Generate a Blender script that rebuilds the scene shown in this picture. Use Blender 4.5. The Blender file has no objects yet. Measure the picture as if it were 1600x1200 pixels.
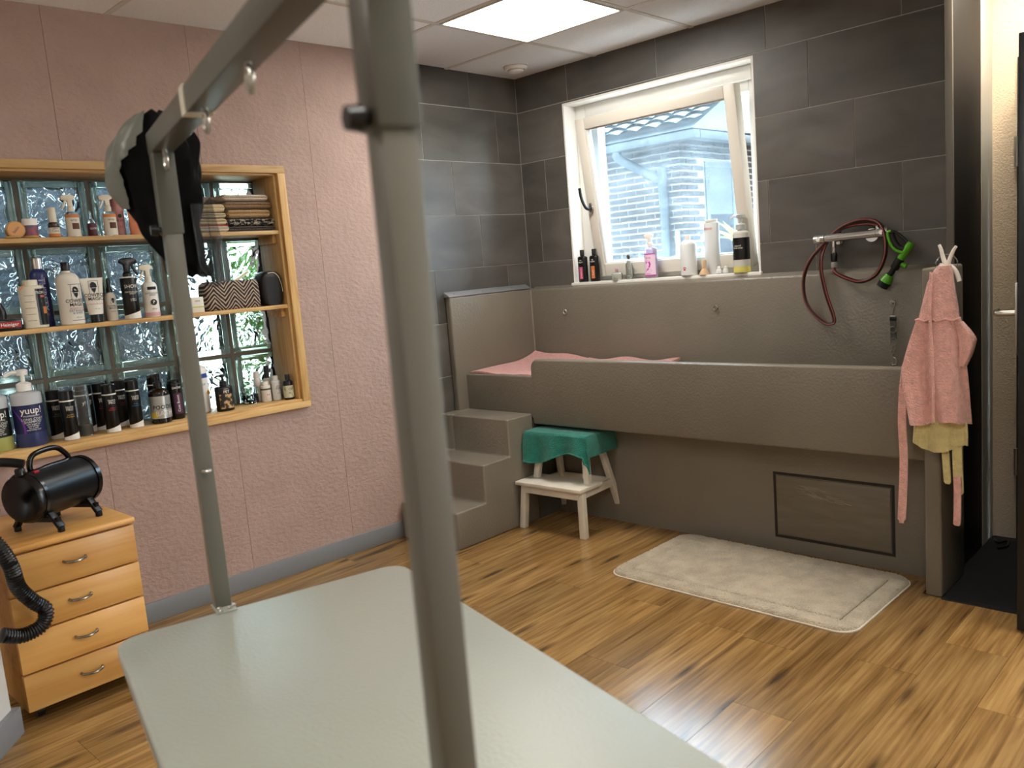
import bpy, bmesh, math, random
from mathutils import Vector, Matrix, noise
R = random.Random(7)
PI = math.pi
sc = bpy.context.scene
COL = sc.collection
# ------------------------------------------------------------------ camera
F = Vector((-0.690, 0.711, -0.138)); F.normalize()
yaw, pit, rol = math.radians(44.12), math.radians(-7.91), math.radians(-4.668)
F = Vector((-math.sin(yaw)*math.cos(pit), math.cos(yaw)*math.cos(pit), math.sin(pit)))
Rt = Vector((math.cos(yaw), math.sin(yaw), 0)); Up = Rt.cross(F)
R2 = Rt*math.cos(rol)+Up*math.sin(rol); U2 = Up*math.cos(rol)-Rt*math.sin(rol)
cd = bpy.data.cameras.new('camera'); cam = bpy.data.objects.new('camera', cd); COL.objects.link(cam)
mw = Matrix.Identity(4)
for i in range(3):
    mw[i][0] = R2[i]; mw[i][1] = U2[i]; mw[i][2] = -F[i]; mw[i][3] = (3.553, -3.9015, 1.372)[i]
cam.matrix_world = mw
cd.sensor_width = 36; cd.lens = 1300.0/1600*36; cd.clip_start = .02; cd.clip_end = 200
cd.dof.use_dof = True; cd.dof.focus_distance = 4.0; cd.dof.aperture_fstop = 4.2
sc.camera = cam
# ------------------------------------------------------------------ world, exposure
w = bpy.data.worlds.new('world'); sc.world = w; w.use_nodes = True
bg = w.node_tree.nodes['Background']; bg.inputs[0].default_value = (.80, .91, 1.0, 1); bg.inputs[1].default_value = 17
sc.view_settings.view_transform = 'Standard'; sc.view_settings.look = 'None'
sc.view_settings.gamma = 1; sc.view_settings.use_curve_mapping = False
sc.view_settings.exposure = 0.0
PANEL_POWER = 26.0
sc.cycles.use_denoising = True
sc.cycles.max_bounces = 8; sc.cycles.transparent_max_bounces = 16; sc.cycles.sample_clamp_indirect = 25
sc.cycles.caustics_refractive = False; sc.cycles.caustics_reflective = False
# ------------------------------------------------------------------ materials
def lin(c):
    if isinstance(c, str):
        c = [int(c[i:i+2], 16)/255 for i in (0, 2, 4)]
    return tuple((x/12.92 if x <= .04045 else ((x+.055)/1.055)**2.4) for x in c[:3])+(1,)
MATS = {}
def mat(name, col, rough=.5, metal=0, var=0, vscale=4, stretch=(1, 1, 1), col2=None, bump=0, bscale=60, bst=None,
        trans=0, ior=1.45, coat=0, emis=0, sheen=0, spec=.5, rand=False, alpha=1, detail=4, ramp=(.35, .65), dist=0):
    if name in MATS: return MATS[name]
    m = bpy.data.materials.new(name); m.use_nodes = True; MATS[name] = m
    nt = m.node_tree; N = nt.nodes; L = nt.links; b = N['Principled BSDF']
    b.inputs['Base Color'].default_value = lin(col); b.inputs['Roughness'].default_value = rough
    b.inputs['Metallic'].default_value = metal; b.inputs['Transmission Weight'].default_value = trans
    b.inputs['IOR'].default_value = ior; b.inputs['Coat Weight'].default_value = coat; b.inputs['Coat Roughness'].default_value = .12
    b.inputs['Sheen Weight'].default_value = sheen; b.inputs['Specular IOR Level'].default_value = spec
    b.inputs['Alpha'].default_value = alpha
    if emis:
        b.inputs['Emission Color'].default_value = lin(col); b.inputs['Emission Strength'].default_value = emis
    if var or bump or col2:
        tc = N.new('ShaderNodeTexCoord'); src = tc.outputs['Object']
        if rand:
            oi = N.new('ShaderNodeObjectInfo'); mu = N.new('ShaderNodeVectorMath'); mu.operation = 'SCALE'
            cx = N.new('ShaderNodeCombineXYZ')
            for k in range(3): L.new(oi.outputs['Random'], cx.inputs[k])
            L.new(cx.outputs[0], mu.inputs[0]); mu.inputs['Scale'].default_value = 37.0
            ad = N.new('ShaderNodeVectorMath'); ad.operation = 'ADD'
            L.new(src, ad.inputs[0]); L.new(mu.outputs[0], ad.inputs[1]); src = ad.outputs[0]
    if var or col2:
        mp = N.new('ShaderNodeMapping'); mp.inputs['Scale'].default_value = stretch; L.new(src, mp.inputs['Vector'])
        nz = N.new('ShaderNodeTexNoise'); nz.inputs['Scale'].default_value = vscale; nz.inputs['Detail'].default_value = detail
        nz.inputs['Distortion'].default_value = dist
        L.new(mp.outputs[0], nz.inputs['Vector'])
        rp = N.new('ShaderNodeValToRGB'); L.new(nz.outputs['Fac'], rp.inputs[0])
        rp.color_ramp.elements[0].position = ramp[0]; rp.color_ramp.elements[1].position = ramp[1]
        c = lin(col)
        if col2: a0, a1 = c, lin(col2)
        else: a0 = tuple(x*(1-var) for x in c[:3])+(1,); a1 = tuple(min(1, x*(1+var)) for x in c[:3])+(1,)
        rp.color_ramp.elements[0].color = a0; rp.color_ramp.elements[1].color = a1
        out = rp.outputs[0]
        if rand:
            hs = N.new('ShaderNodeHueSaturation'); mr = N.new('ShaderNodeMapRange')
            L.new(oi.outputs['Random'], mr.inputs[0]); mr.inputs[3].default_value = .84; mr.inputs[4].default_value = 1.16
            L.new(mr.outputs[0], hs.inputs['Value']); L.new(out, hs.inputs['Color']); out = hs.outputs[0]
        L.new(out, b.inputs['Base Color'])
    if bump:
        mb = N.new('ShaderNodeMapping'); mb.inputs['Scale'].default_value = bst or (1, 1, 1); L.new(src, mb.inputs['Vector'])
        n2 = N.new('ShaderNodeTexNoise'); n2.inputs['Scale'].default_value = bscale; n2.inputs['Detail'].default_value = 3
        L.new(mb.outputs[0], n2.inputs['Vector'])
        bp = N.new('ShaderNodeBump'); bp.inputs['Strength'].default_value = bump; bp.inputs['Distance'].default_value = .01
        L.new(n2.outputs['Fac'], bp.inputs['Height']); L.new(bp.outputs[0], b.inputs['Normal'])
    return m
def wood(name, c_dark, c_mid, c_light, axis=1, scale=1.0, rough=.35, coat=.0, knots=True, rand=True, bump=.08, fine=.3):
    """long grain along one axis, with rings and knots"""
    m = bpy.data.materials.new(name); m.use_nodes = True; MATS[name] = m
    nt = m.node_tree; N = nt.nodes; L = nt.links; b = N['Principled BSDF']
    tc = N.new('ShaderNodeTexCoord'); src = tc.outputs['Object']
    oi = N.new('ShaderNodeObjectInfo')
    if rand:
        mu = N.new('ShaderNodeVectorMath'); mu.operation = 'SCALE'; cx = N.new('ShaderNodeCombineXYZ')
        for k in range(3): L.new(oi.outputs['Random'], cx.inputs[k])
        L.new(cx.outputs[0], mu.inputs[0]); mu.inputs['Scale'].default_value = 53.0
        ad = N.new('ShaderNodeVectorMath'); L.new(src, ad.inputs[0]); L.new(mu.outputs[0], ad.inputs[1]); src = ad.outputs[0]
    def nse(st, sca, det, dist=0):
        mp = N.new('ShaderNodeMapping'); mp.inputs['Scale'].default_value = st; L.new(src, mp.inputs['Vector'])
        n = N.new('ShaderNodeTexNoise'); n.inputs['Scale'].default_value = sca; n.inputs['Detail'].default_value = det
        n.inputs['Distortion'].default_value = dist; L.new(mp.outputs[0], n.inputs['Vector']); return n.outputs['Fac']
    st = [7., 7., 7.]; st[axis] = .8
    a = nse(st, 2.2*scale, 5, 1.2)
    st2 = [40., 40., 40.]; st2[axis] = 1.2
    f = nse(st2, 2.5*scale, 4)
    mx = N.new('ShaderNodeMath'); mx.operation = 'MULTIPLY_ADD'; L.new(f, mx.inputs[0]); mx.inputs[1].default_value = fine
    ml = N.new('ShaderNodeMath'); ml.operation = 'MULTIPLY'; L.new(a, ml.inputs[0]); ml.inputs[1].default_value = 1-fine
    L.new(ml.outputs[0], mx.inputs[2])
    rp = N.new('ShaderNodeValToRGB'); e = rp.color_ramp.elements
    e[0].position = .30; e[0].color = lin(c_dark); e[1].position = .70; e[1].color = lin(c_light)
    k = e.new(.49); k.color = lin(c_mid)
    L.new(mx.outputs[0], rp.inputs[0]); out = rp.outputs[0]
    if knots:
        stk = [3.2, 3.2, 3.2]; stk[axis] = 1.3
        mp = N.new('ShaderNodeMapping'); mp.inputs['Scale'].default_value = stk; L.new(src, mp.inputs['Vector'])
        vo = N.new('ShaderNodeTexVoronoi'); vo.inputs['Scale'].default_value = 1.2*scale
        if knots == '2D': vo.voronoi_dimensions = '2D'; vo.inputs['Scale'].default_value = 1.0
        if knots == '2D': mp.inputs['Scale'].default_value = (5.2, 1.15, 1)
        L.new(mp.outputs[0], vo.inputs['Vector'])
        kr = N.new('ShaderNodeValToRGB'); kr.color_ramp.elements[0].position = .03; kr.color_ramp.elements[1].position = .12
        kr.color_ramp.elements[0].color = (.12, .10, .09, 1); kr.color_ramp.elements[1].color = (1, 1, 1, 1)
        L.new(vo.outputs['Distance'], kr.inputs[0])
        mm = N.new('ShaderNodeMixRGB'); mm.blend_type = 'MULTIPLY'; mm.inputs[0].default_value = .75
        L.new(out, mm.inputs[1]); L.new(kr.outputs[0], mm.inputs[2]); out = mm.outputs[0]
    if rand:
        hs = N.new('ShaderNodeHueSaturation'); mr = N.new('ShaderNodeMapRange')
        L.new(oi.outputs['Random'], mr.inputs[0]); mr.inputs[3].default_value = .8; mr.inputs[4].default_value = 1.15
        L.new(mr.outputs[0], hs.inputs['Value']); L.new(out, hs.inputs['Color']); out = hs.outputs[0]
    L.new(out, b.inputs['Base Color']); b.inputs['Roughness'].default_value = rough
    b.inputs['Coat Weight'].default_value = coat; b.inputs['Coat Roughness'].default_value = .15
    bp = N.new('ShaderNodeBump'); bp.inputs['Strength'].default_value = bump; bp.inputs['Distance'].default_value = .004
    L.new(mx.outputs[0], bp.inputs['Height']); L.new(bp.outputs[0], b.inputs['Normal'])
    return m
# ------------------------------------------------------------------ geometry helpers
class Geo:
    def __init__(s): s.v = []; s.f = []
    def add(s, v, f):
        o = len(s.v); s.v += [tuple(p) for p in v]; s.f += [tuple(i+o for i in q) for q in f]; return s
    def box(s, x0, x1, y0, y1, z0, z1):
        return s.add([(x0, y0, z0), (x1, y0, z0), (x1, y1, z0), (x0, y1, z0), (x0, y0, z1), (x1, y0, z1), (x1, y1, z1), (x0, y1, z1)],
                     [(0, 3, 2, 1), (4, 5, 6, 7), (0, 1, 5, 4), (1, 2, 6, 5), (2, 3, 7, 6), (3, 0, 4, 7)])
    def rings(s, rs, cap=True, closed=False):
        n = len(rs[0]); v = [p for r in rs for p in r]; f = []
        m = len(rs)
        for i in range(m if closed else m-1):
            a = i*n; b = ((i+1) % m)*n
            for j in range(n):
                k = (j+1) % n; f.append((a+j, a+k, b+k, b+j))
        if cap and not closed:
            f.append(tuple(reversed(range(n)))); f.append(tuple((m-1)*n+j for j in range(n)))
        return s.add(v, f)
    def lathe(s, prof, n=24, c=(0, 0), sq=1.0):
        """profile [(r, z)], closed by caps; sq squashes y"""
        rs = [[(c[0]+r*math.cos(2*PI*j/n), c[1]+sq*r*math.sin(2*PI*j/n), z) for j in range(n)] for r, z in prof]
        return s.rings(rs)
    def cyl(s, p0, p1, r0, r1=None, n=16):
        p0 = Vector(p0); p1 = Vector(p1); r1 = r0 if r1 is None else r1
        d = (p1-p0).normalized(); a = d.orthogonal().normalized(); b = d.cross(a)
        return s.rings([[p+(a*math.cos(2*PI*j/n)+b*math.sin(2*PI*j/n))*r for j in range(n)] for p, r in ((p0, r0), (p1, r1))])
    def tube(s, pts, r, n=10, closed=False, rad=None):
        P = [Vector(p) for p in pts]; m = len(P); rs = []
        T = []
        for i in range(m):
            a = P[(i-1) % m] if closed or i > 0 else P[i]; b = P[(i+1) % m] if closed or i < m-1 else P[i]
            T.append((b-a).normalized())
        nrm = T[0].orthogonal().normalized()
        for i in range(m):
            nrm = (nrm-T[i]*nrm.dot(T[i]));
            nrm = nrm.normalized() if nrm.length > 1e-6 else T[i].orthogonal().normalized()
            b = T[i].cross(nrm); rr = rad(i, m) if rad else r
            rs.append([P[i]+(nrm*math.cos(2*PI*j/n)+b*math.sin(2*PI*j/n))*rr for j in range(n)])
        return s.rings(rs, closed=closed)
    def prism(s, poly, a, b, ax='y'):
        """poly in the plane across ax, extruded a..b along ax"""
        def mk(p, t):
            return {'y': (p[0], t, p[1]), 'x': (t, p[0], p[1]), 'z': (p[0], p[1], t)}[ax]
        n = len(poly); v = [mk(p, a) for p in poly]+[mk(p, b) for p in poly]
        f = [tuple(range(n)), tuple(reversed(range(n, 2*n)))]+[(i, i+n, (i+1) % n+n, (i+1) % n) for i in range(n)]
        return s.add(v, f)
    def sheet(s, fn, nu, nv, th=0):
        """fn(u,v)->point over 0..1, a thin slab when th"""
        v = [Vector(fn(i/nu, j/nv)) for j in range(nv+1) for i in range(nu+1)]; W = nu+1
        f = [(j*W+i, j*W+i+1, (j+1)*W+i+1, (j+1)*W+i) for j in range(nv) for i in range(nu)]
        if not th: return s.add(v, f)
        nr = [Vector((0, 0, 0)) for _ in v]
        for q in f:
            nn = (v[q[1]]-v[q[0]]).cross(v[q[3]]-v[q[0]])
            for i in q: nr[i] += nn
        v2 = [p-(n.normalized()*th if n.length else Vector((0, 0, 0))) for p, n in zip(v, nr)]; o = len(v)
        ff = f+[tuple(i+o for i in reversed(q)) for q in f]
        edge = [i for i in range(W)]+[j*W+nu for j in range(1, nv+1)]+[nv*W+i for i in range(nu-1, -1, -1)]+[j*W for j in range(nv-1, 0, -1)]
        for k in range(len(edge)):
            a = edge[k]; b = edge[(k+1) % len(edge)]; ff.append((b, a, a+o, b+o))
        return s.add(v+v2, ff)
    def xf(s, M):
        s.v = [tuple(M @ Vector(p)) for p in s.v]; return s
    def beam(s, p0, p1, w, d, w2=None, d2=None):
        """rectangular post from p0 to p1, w along x and d along y"""
        rs = []
        for p, a, b in ((p0, w, d), (p1, w2 or w, d2 or d)):
            rs.append([(p[0]-a/2, p[1]-b/2, p[2]), (p[0]+a/2, p[1]-b/2, p[2]), (p[0]+a/2, p[1]+b/2, p[2]), (p[0]-a/2, p[1]+b/2, p[2])])
        return s.rings(rs)
def rbox(x0, x1, y0, y1, z0, z1): return Geo().box(x0, x1, y0, y1, z0, z1)
MESHES = {}
def mesh_of(name, g, bev=0, seg=2, smooth=38):
    me = bpy.data.meshes.new(name); me.from_pydata(g.v, [], g.f)
    bm = bmesh.new(); bm.from_mesh(me)
    bmesh.ops.recalc_face_normals(bm, faces=bm.faces)
    if bev:
        ed = [e for e in bm.edges if len(e.link_faces) == 2 and e.calc_face_angle(0) > .5]
        bmesh.ops.bevel(bm, geom=ed, offset=bev, segments=seg, profile=.5, affect='EDGES', clamp_overlap=True)
    bm.to_mesh(me); bm.free()
    if smooth:
        for p in me.polygons: p.use_smooth = True
        me.set_sharp_from_angle(angle=math.radians(smooth))
    return me
def put(name, me, m=None, par=None, loc=(0, 0, 0), rz=0, rot=None):
    if m is not None and not me.materials: me.materials.append(m)
    o = bpy.data.objects.new(name, me); COL.objects.link(o)
    o.location = loc; o.rotation_euler = rot or (0, 0, rz)
    if par: o.parent = par
    return o
def ob(name, g, m, par=None, loc=(0, 0, 0), rz=0, rot=None, bev=0, seg=2, smooth=38):
    return put(name, mesh_of(name, g, bev, seg, smooth), m, par, loc, rz, rot)
def tag(o, label, cat, group=None):
    o['label'] = label; o['category'] = cat
    if group: o['group'] = group
    return o
def thing(name, label, cat, loc=(0, 0, 0), rz=0, group=None):
    o = bpy.data.objects.new(name, None); COL.objects.link(o); o.empty_display_size = .05
    o.location = loc; o.rotation_euler = (0, 0, rz)
    return tag(o, label, cat, group)
def struct(o): o['kind'] = 'structure'; return o
def stuff(o): o['kind'] = 'stuff'; return o
def sempty(name, loc=(0, 0, 0), rz=0):
    o = bpy.data.objects.new(name, None); COL.objects.link(o); o.location = loc; o.rotation_euler = (0, 0, rz); return struct(o)
def spline(pts, n=8, closed=False):
    P = [Vector(p) for p in pts]; m = len(P); out = []
    for i in range(m if closed else m-1):
        g = lambda k: P[k % m] if closed else P[max(0, min(m-1, k))]
        a, b, c, d = g(i-1), g(i), g(i+1), g(i+2)
        for k in range(n):
            t = k/n; out.append(.5*((2*b)+(c-a)*t+(2*a-5*b+4*c-d)*t*t+(3*b-a-3*c+d)*t**3))
    if not closed: out.append(P[-1])
    return out
def interp(tab, x):
    if x <= tab[0][0]: return tab[0][1:]
    for a, b in zip(tab, tab[1:]):
        if x <= b[0]:
            t = (x-a[0])/(b[0]-a[0]); return tuple(p+(q-p)*t for p, q in zip(a[1:], b[1:]))
    return tab[-1][1:]
TXT = {}
def text_geo(s, size, bold=0):
    k = (s, bold)
    if k not in TXT:
        cu = bpy.data.curves.new('lettering', 'FONT'); cu.body = s; cu.align_x = 'CENTER'; cu.align_y = 'CENTER'; cu.size = 1
        cu.resolution_u = 2; cu.offset = bold; cu.space_line = .8
        o = bpy.data.objects.new('lettering', cu); COL.objects.link(o)
        dg = bpy.context.evaluated_depsgraph_get(); me = o.evaluated_get(dg).to_mesh()
        TXT[k] = ([tuple(v.co) for v in me.vertices], [tuple(p.vertices) for p in me.polygons])
        o.evaluated_get(dg).to_mesh_clear(); bpy.data.objects.remove(o); bpy.data.curves.remove(cu)
    v, f = TXT[k]; return [(p[0]*size, p[1]*size) for p in v], f
def lettering(par, s, size, z, m, r=None, sq=1.0, y=0, x=0, rot=0, bold=0, ang=0):
    """text on the front (-Y) of a thing: wrapped round radius r, or flat at depth y"""
    v, f = text_geo(s, size, bold); c, sn = math.cos(rot), math.sin(rot)
    pts = []
    for a, b in v:
        a, b = a*c-b*sn+x, a*sn+b*c+z
        if r:
            t = a/r+ang; pts.append((r*math.sin(t), -r*sq*math.cos(t), b))
        else: pts.append((a, y, b))
    g = Geo().add(pts, f)
    me = bpy.data.meshes.new('lettering'); me.from_pydata(g.v, [], g.f)
    return put('lettering', me, m, par)
def band(r, z0, z1, a0=-PI, a1=PI, n=24, sq=1.0):
    """thin wrapped label, centred on -Y"""
    if a1-a0 > 6.2:
        return Geo().rings([[(r*math.sin(2*PI*j/n), -r*sq*math.cos(2*PI*j/n), z) for j in range(n)] for z in (z0, z1)], cap=False)
    return Geo().sheet(lambda u, v: ((r*math.sin(a0+(a1-a0)*u)), -r*sq*math.cos(a0+(a1-a0)*u), z0+(z1-z0)*v), n, 1)
# ------------------------------------------------------------------ shared materials
white_pl = mat('white plastic', 'ece9e2', .35)
white_paint = mat('white paint', 'e9e6e0', .4)
blk = mat('black plastic', '0c0c0d', .28)
blk_soft = mat('black matte', '0d0d0e', .6)
chrome = mat('chrome', 'd8d8d8', .12, 1)
steel = mat('brushed steel', 'b0aca4', .3, 1)
grout = mat('grout', 'aeaba3', .8)
tile_m = mat('anthracite stone tile', '47443f', .42, vscale=2.4, stretch=(1, 1, 2.6), col2='605c57', rand=True, detail=9, ramp=(.3, .72), dist=.6, bump=.05, bscale=25)
taupe = mat('taupe gelcoat', '787165', .30, var=.05, vscale=3, bump=.22, bscale=95)
pine = wood('pine', 'a97c44', 'cba266', 'd8b77f', axis=1, scale=1.2, rough=.55, bump=.05, fine=.25)
pine_v = wood('pine upright', 'a97c44', 'cba266', 'd8b77f', axis=2, scale=1.2, rough=.55, bump=.05, fine=.25)
oak_floor = wood('oak plank', '56391c', '8c6a3d', 'ad8a58', axis=1, scale=.9, rough=.22, coat=.2, bump=.12, fine=.5, knots='2D')
beech = wood('lacquered alder', 'ab7338', 'd59d55', 'e2b26c', axis=1, scale=.5, rough=.32, knots=False, bump=.02, fine=.35)
pink_wall = mat('dusty pink wallpaper', 'ac9288', .75, var=.04, vscale=6, bump=.55, bscale=38, bst=(1, 1, 1.6))
beige_wall = mat('beige woven wallpaper', 'cab9a3', .8, bump=.5, bscale=160)
grey_base = mat('grey skirting paint', '7c7d80', .45)
ceil_m = mat('mineral ceiling tile', 'e9eaec', .9, col2='f6f7f8', vscale=140, ramp=(.28, .42), detail=2, bump=.3, bscale=180, rand=True)
tbar = mat('ceiling grid white', 'd2cdc6', .5)
dark_panel = mat('charcoal laminate', '161413', .6, spec=.25)
navy = mat('dark rubber mat', '0a0d14', .7)
black_frame = mat('black door lacquer', '0d0f13', .35)
clear = mat('clear plastic', 'f2f7f7', .08, trans=.92, ior=1.3)
clear_g = mat('clear glass', 'eef6f6', .02, trans=1, ior=1.45)
ivory = mat('ivory plastic', 'ddd5c2', .4)
ink = mat('black ink', '141414', .6)
ink_w = mat('white ink', 'ece8e0', .6)
# ------------------------------------------------------------------ floor
X1, Y1, ZC = 5.2, -6.2, 2.50
PITCH = .303
flo = struct(ob('floor', rbox(-.05, X1, Y1, .2, -.06, -.006), mat('floor underlay', '3a2a18', .8), smooth=0))
PW_, PL_ = .193, 1.24
full = mesh_of('plank', rbox(.0006, PW_-.0006, .0006, PL_-.0006, -.006, 0), smooth=0)
full.materials.append(oak_floor)
k = -13
while True:
    x0 = 2.509+PW_*k; k += 1
    if x0 > X1-.02: break
    if x0 < -.05: continue
    off = -1.30 if abs(x0-2.509) < .01 else Y1-R.random()*PL_
    y = off
    while y > Y1: y -= PL_
    while y < 0.0:
        a, b = max(y, Y1), min(y+PL_, .0 if x0 < 2.5 else -.645)
        if b-a > .02:
            if a > y+.001 or b < y+PL_-.001:
                me = mesh_of('plank', rbox(.0006, min(PW_, X1-x0)-.0006, .0006, b-a-.0006, -.006, 0), smooth=0)
                put('plank', me, oak_floor, flo, (x0, a, 0))
            else: put('plank', full, None, flo, (x0, y, 0))
        y += PL_
# ------------------------------------------------------------------ ceiling
cei = struct(ob('ceiling', rbox(-.05, X1, Y1, .35, ZC+.03, ZC+.1), tbar, smooth=0))
gx, gy, gs = .618, -.563, .619
xs = [0, gx]; ys = [.165, gy]
while xs[-1] < X1-.01: xs.append(min(X1, xs[-1]+gs))
while ys[-1] > Y1+.01: ys.append(max(Y1, ys[-1]-gs))
LIGHTS = {(1, 1), (5, 1), (5, 5), (2, 7)}
ct = mesh_of('ceiling_tile', rbox(.012, gs-.012, .012, gs-.012, 0, .016), smooth=0); ct.materials.append(ceil_m)
for i in range(len(xs)-1):
    for j in range(len(ys)-1):
        if (i, j) in LIGHTS: continue
        dx, dy = xs[i+1]-xs[i], ys[j]-ys[j+1]
        if abs(dx-gs) < .002 and abs(dy-gs) < .002: put('ceiling_tile', ct, None, cei, (xs[i], ys[j+1], ZC+.004))
        else: ob('ceiling_tile', rbox(.012 if i else 0, dx-.012, .012, dy-(.012 if j else 0), 0, .016), ceil_m, cei, (xs[i], ys[j+1], ZC+.004), smooth=0)
for x in xs[1:-1]: ob('ceiling_grid_bar', rbox(x-.012, x+.012, Y1, .165, ZC, ZC+.03), tbar, cei, smooth=0)
for y in ys[1:-1]: ob('ceiling_grid_bar', rbox(0, X1, y-.012, y+.012, ZC+.001, ZC+.029), tbar, cei, smooth=0)
def lamp_mat():
    m = bpy.data.materials.new('led diffuser'); m.use_nodes = True; b = m.node_tree.nodes['Principled BSDF']
    b.inputs['Base Color'].default_value = (.9, .9, .85, 1)
    b.inputs['Emission Color'].default_value = (1, .97, .90, 1); b.inputs['Emission Strength'].default_value = PANEL_POWER
    return m
led = lamp_mat()
NM = {(1, 1): 'lit square ceiling light panel nearest the window corner', (5, 1): 'lit square ceiling light panel above the hall side',
      (5, 5): 'lit square ceiling light panel behind the camera on the right', (2, 7): 'lit square ceiling light panel at the far rear of the room'}
for i, j in sorted(LIGHTS):
    t = thing('ceiling_light', NM[(i, j)], 'light panel', (xs[i], ys[j+1], ZC), 0, 'square ceiling light panels')
    g = Geo().box(.012, gs-.012, .012, .022, -.004, .012).box(.012, gs-.012, gs-.022, gs-.012, -.004, .012).box(.012, .022, .022, gs-.022, -.004, .012).box(gs-.022, gs-.012, .022, gs-.022, -.004, .012)
    ob('frame', g, tbar, t, smooth=0)
    ob('diffuser', rbox(.022, gs-.022, .022, gs-.022, 0, .01), led, t, smooth=0)
t = thing('hall_light', 'rectangular lit ceiling light in the hall', 'light', (2.84, -.28, ZC))
ob('light_box', ring(-.24, .24, -.22, .22, .015, .015, .015, .015, -.03, .004).xf(Matrix.Rotation(-PI/2, 4, 'X')) if 0 else Geo().box(-.24, .24, -.22, -.205, -.03, 0).box(-.24, .24, .205, .22, -.03, 0).box(-.24, -.225, -.205, .205, -.03, 0).box(.225, .24, -.205, .205, -.03, 0), white_pl, t)
ob('diffuser', rbox(-.225, .225, -.205, .205, -.024, -.004), mat('hall diffuser', 'fff2dc', .5, emis=42), t)
t = thing('ceiling_vent', 'round white ventilation valve in the ceiling tile by the corner', 'vent', (.232, -.235, ZC))
ob('vent_ring', Geo().lathe([(.04, .005), (.068, .005), (.07, -.004), (.062, -.014), (.05, -.016), (.044, -.008)], 32), white_pl, t)
ob('vent_disc', Geo().lathe([(.008, .002), (.008, -.016), (.045, -.018), (.04, -.027), (.02, -.03)], 32), white_pl, t)
# ------------------------------------------------------------------ tiled walls
def minus(rc, h):
    a0, a1, b0, b1 = rc; c0, c1, d0, d1 = h
    if c0 >= a1 or c1 <= a0 or d0 >= b1 or d1 <= b0: return [rc]
    o = []
    if d0 > b0: o.append((a0, a1, b0, d0))
    if d1 < b1: o.append((a0, a1, d1, b1))
    m0, m1 = max(b0, d0), min(b1, d1)
    if c0 > a0: o.append((a0, c0, m0, m1))
    if c1 < a1: o.append((c1, a1, m0, m1))
    return o
WX0, WX1, WZ0, WZ1 = .356, 1.564, 1.253, 2.293
XE = 2.53
wb = struct(ob('wall_back', Geo().box(-.3, WX0, .003, .30, 0, ZC+.03).box(WX1, XE+.025, .003, .30, 0, ZC+.03).box(WX0, WX1, .003, .30, 0, WZ0).box(WX0, WX1, .003, .30, WZ1, ZC+.03), grout, smooth=0))
RZ = [2.302-PITCH*i for i in range(8)]
rows = [(2.302, 2.53)]+[(RZ[i+1], RZ[i]) for i in range(7)]
JB = [[.40, 1.014, 1.633, 2.25], [.60, 1.218, 1.835, 2.452], [.191, .8075, 1.4245, 2.0415], [.1245, .74, 1.6185, 2.2436], [.61, 1.23, 1.848, 2.465], [.4, 1.01, 1.63, 2.25], [.2, .8, 1.4, 2.05], [.1, .7, 1.3, 1.9]]
g_ = .0022
def tiles(parent, rows, joints, lo, hi, hole, conv, zmin):
    for (z0, z1), js in zip(rows, joints):
        js = sorted(js)
        if z1 < zmin: continue
        e = [lo]+[j for j in js if lo < j < hi]+[hi]
        for a, b in zip(e, e[1:]):
            rc = [(a+g_, b-g_, max(z0, 0)+g_, z1-g_)]
            if hole: rc = minus(rc[0], hole)
            rc = [r for r in rc if r[1]-r[0] > .004 and r[3]-r[2] > .004]
            if not rc: continue
            c = ((a+b)/2, (z0+z1)/2); g = Geo()
            for r in rc: conv(g, r[0]-c[0], r[1]-c[0], r[2]-c[1], r[3]-c[1])
            o = ob('wall_tile', g, tile_m, parent, smooth=0)
            o.location = (c[0], 0, c[1]) if parent is wb else (0, c[0], c[1])
tiles(wb, rows, JB, 0.0, XE, (WX0, WX1, WZ0, WZ1), lambda g, a, b, c, d: g.box(a, b, 0, .006, c, d), 1.1)
YT = -1.06
wc = struct(ob('wall_corner', rbox(-.3, -.003, YT, .003, 0, ZC+.03), grout, smooth=0))
JL = [[-1.0, -.395], [-.787, -.193], [-.585], [-1.0, -.394], [-.79, -.192], [-.585], [-.4, -1.0], [-.2, -.8]]
tiles(wc, rows, JL, YT, 0, None, lambda g, a, b, c, d: g.box(-.006, 0, a, b, c, d), .5)
# ------------------------------------------------------------------ window
win = sempty('window_1')
g = Geo().box(WX0, WX0+.012, .0, .30, WZ0, WZ1).box(WX1-.012, WX1, .0, .30, WZ0, WZ1).box(WX0+.012, WX1-.012, .0, .30, WZ1-.012, WZ1)
ob('reveal_lining', g, white_paint, win, smooth=0, bev=.002)
ob('window_sill', rbox(WX0-.008, WX1+.008, -.018, .11, WZ0-.018, WZ0+.002), white_paint, win, bev=.004)
fw = .10
def ring(x0, x1, z0, z1, wl, wr, wb_, wt, y0, y1):
    return Geo().box(x0, x0+wl, y0, y1, z0, z1).box(x1-wr, x1, y0, y1, z0, z1).box(x0+wl, x1-wr, y0, y1, z0, z0+wb_).box(x0+wl, x1-wr, y0, y1, z1-wt, z1)
pvc = mat('white window frame', 'e4e1dc', .3)
ob('window_frame', ring(WX0+.012, WX1-.012, WZ0, WZ1-.012, .13, .09, .06, .12, .14, .21), pvc, win, bev=.004)
ob('frame_lip', ring(WX0+.012, WX1-.012, WZ0+.002, WZ1-.012, .075, .055, .03, .07, .105, .14), pvc, win, bev=.004)
SW, SH = 1.001, .903
sash = ob('tilted_sash', ring(0, SW, 0, SH, .062, .062, .07, .062, -.035, .03), mat('shaded white sash', 'dcd6ca', .3), win, loc=(.486, .1, 1.285), rot=(.135, 0, 0), bev=.005)  # frame white darkened: the sash's shade is put into its colour
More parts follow.
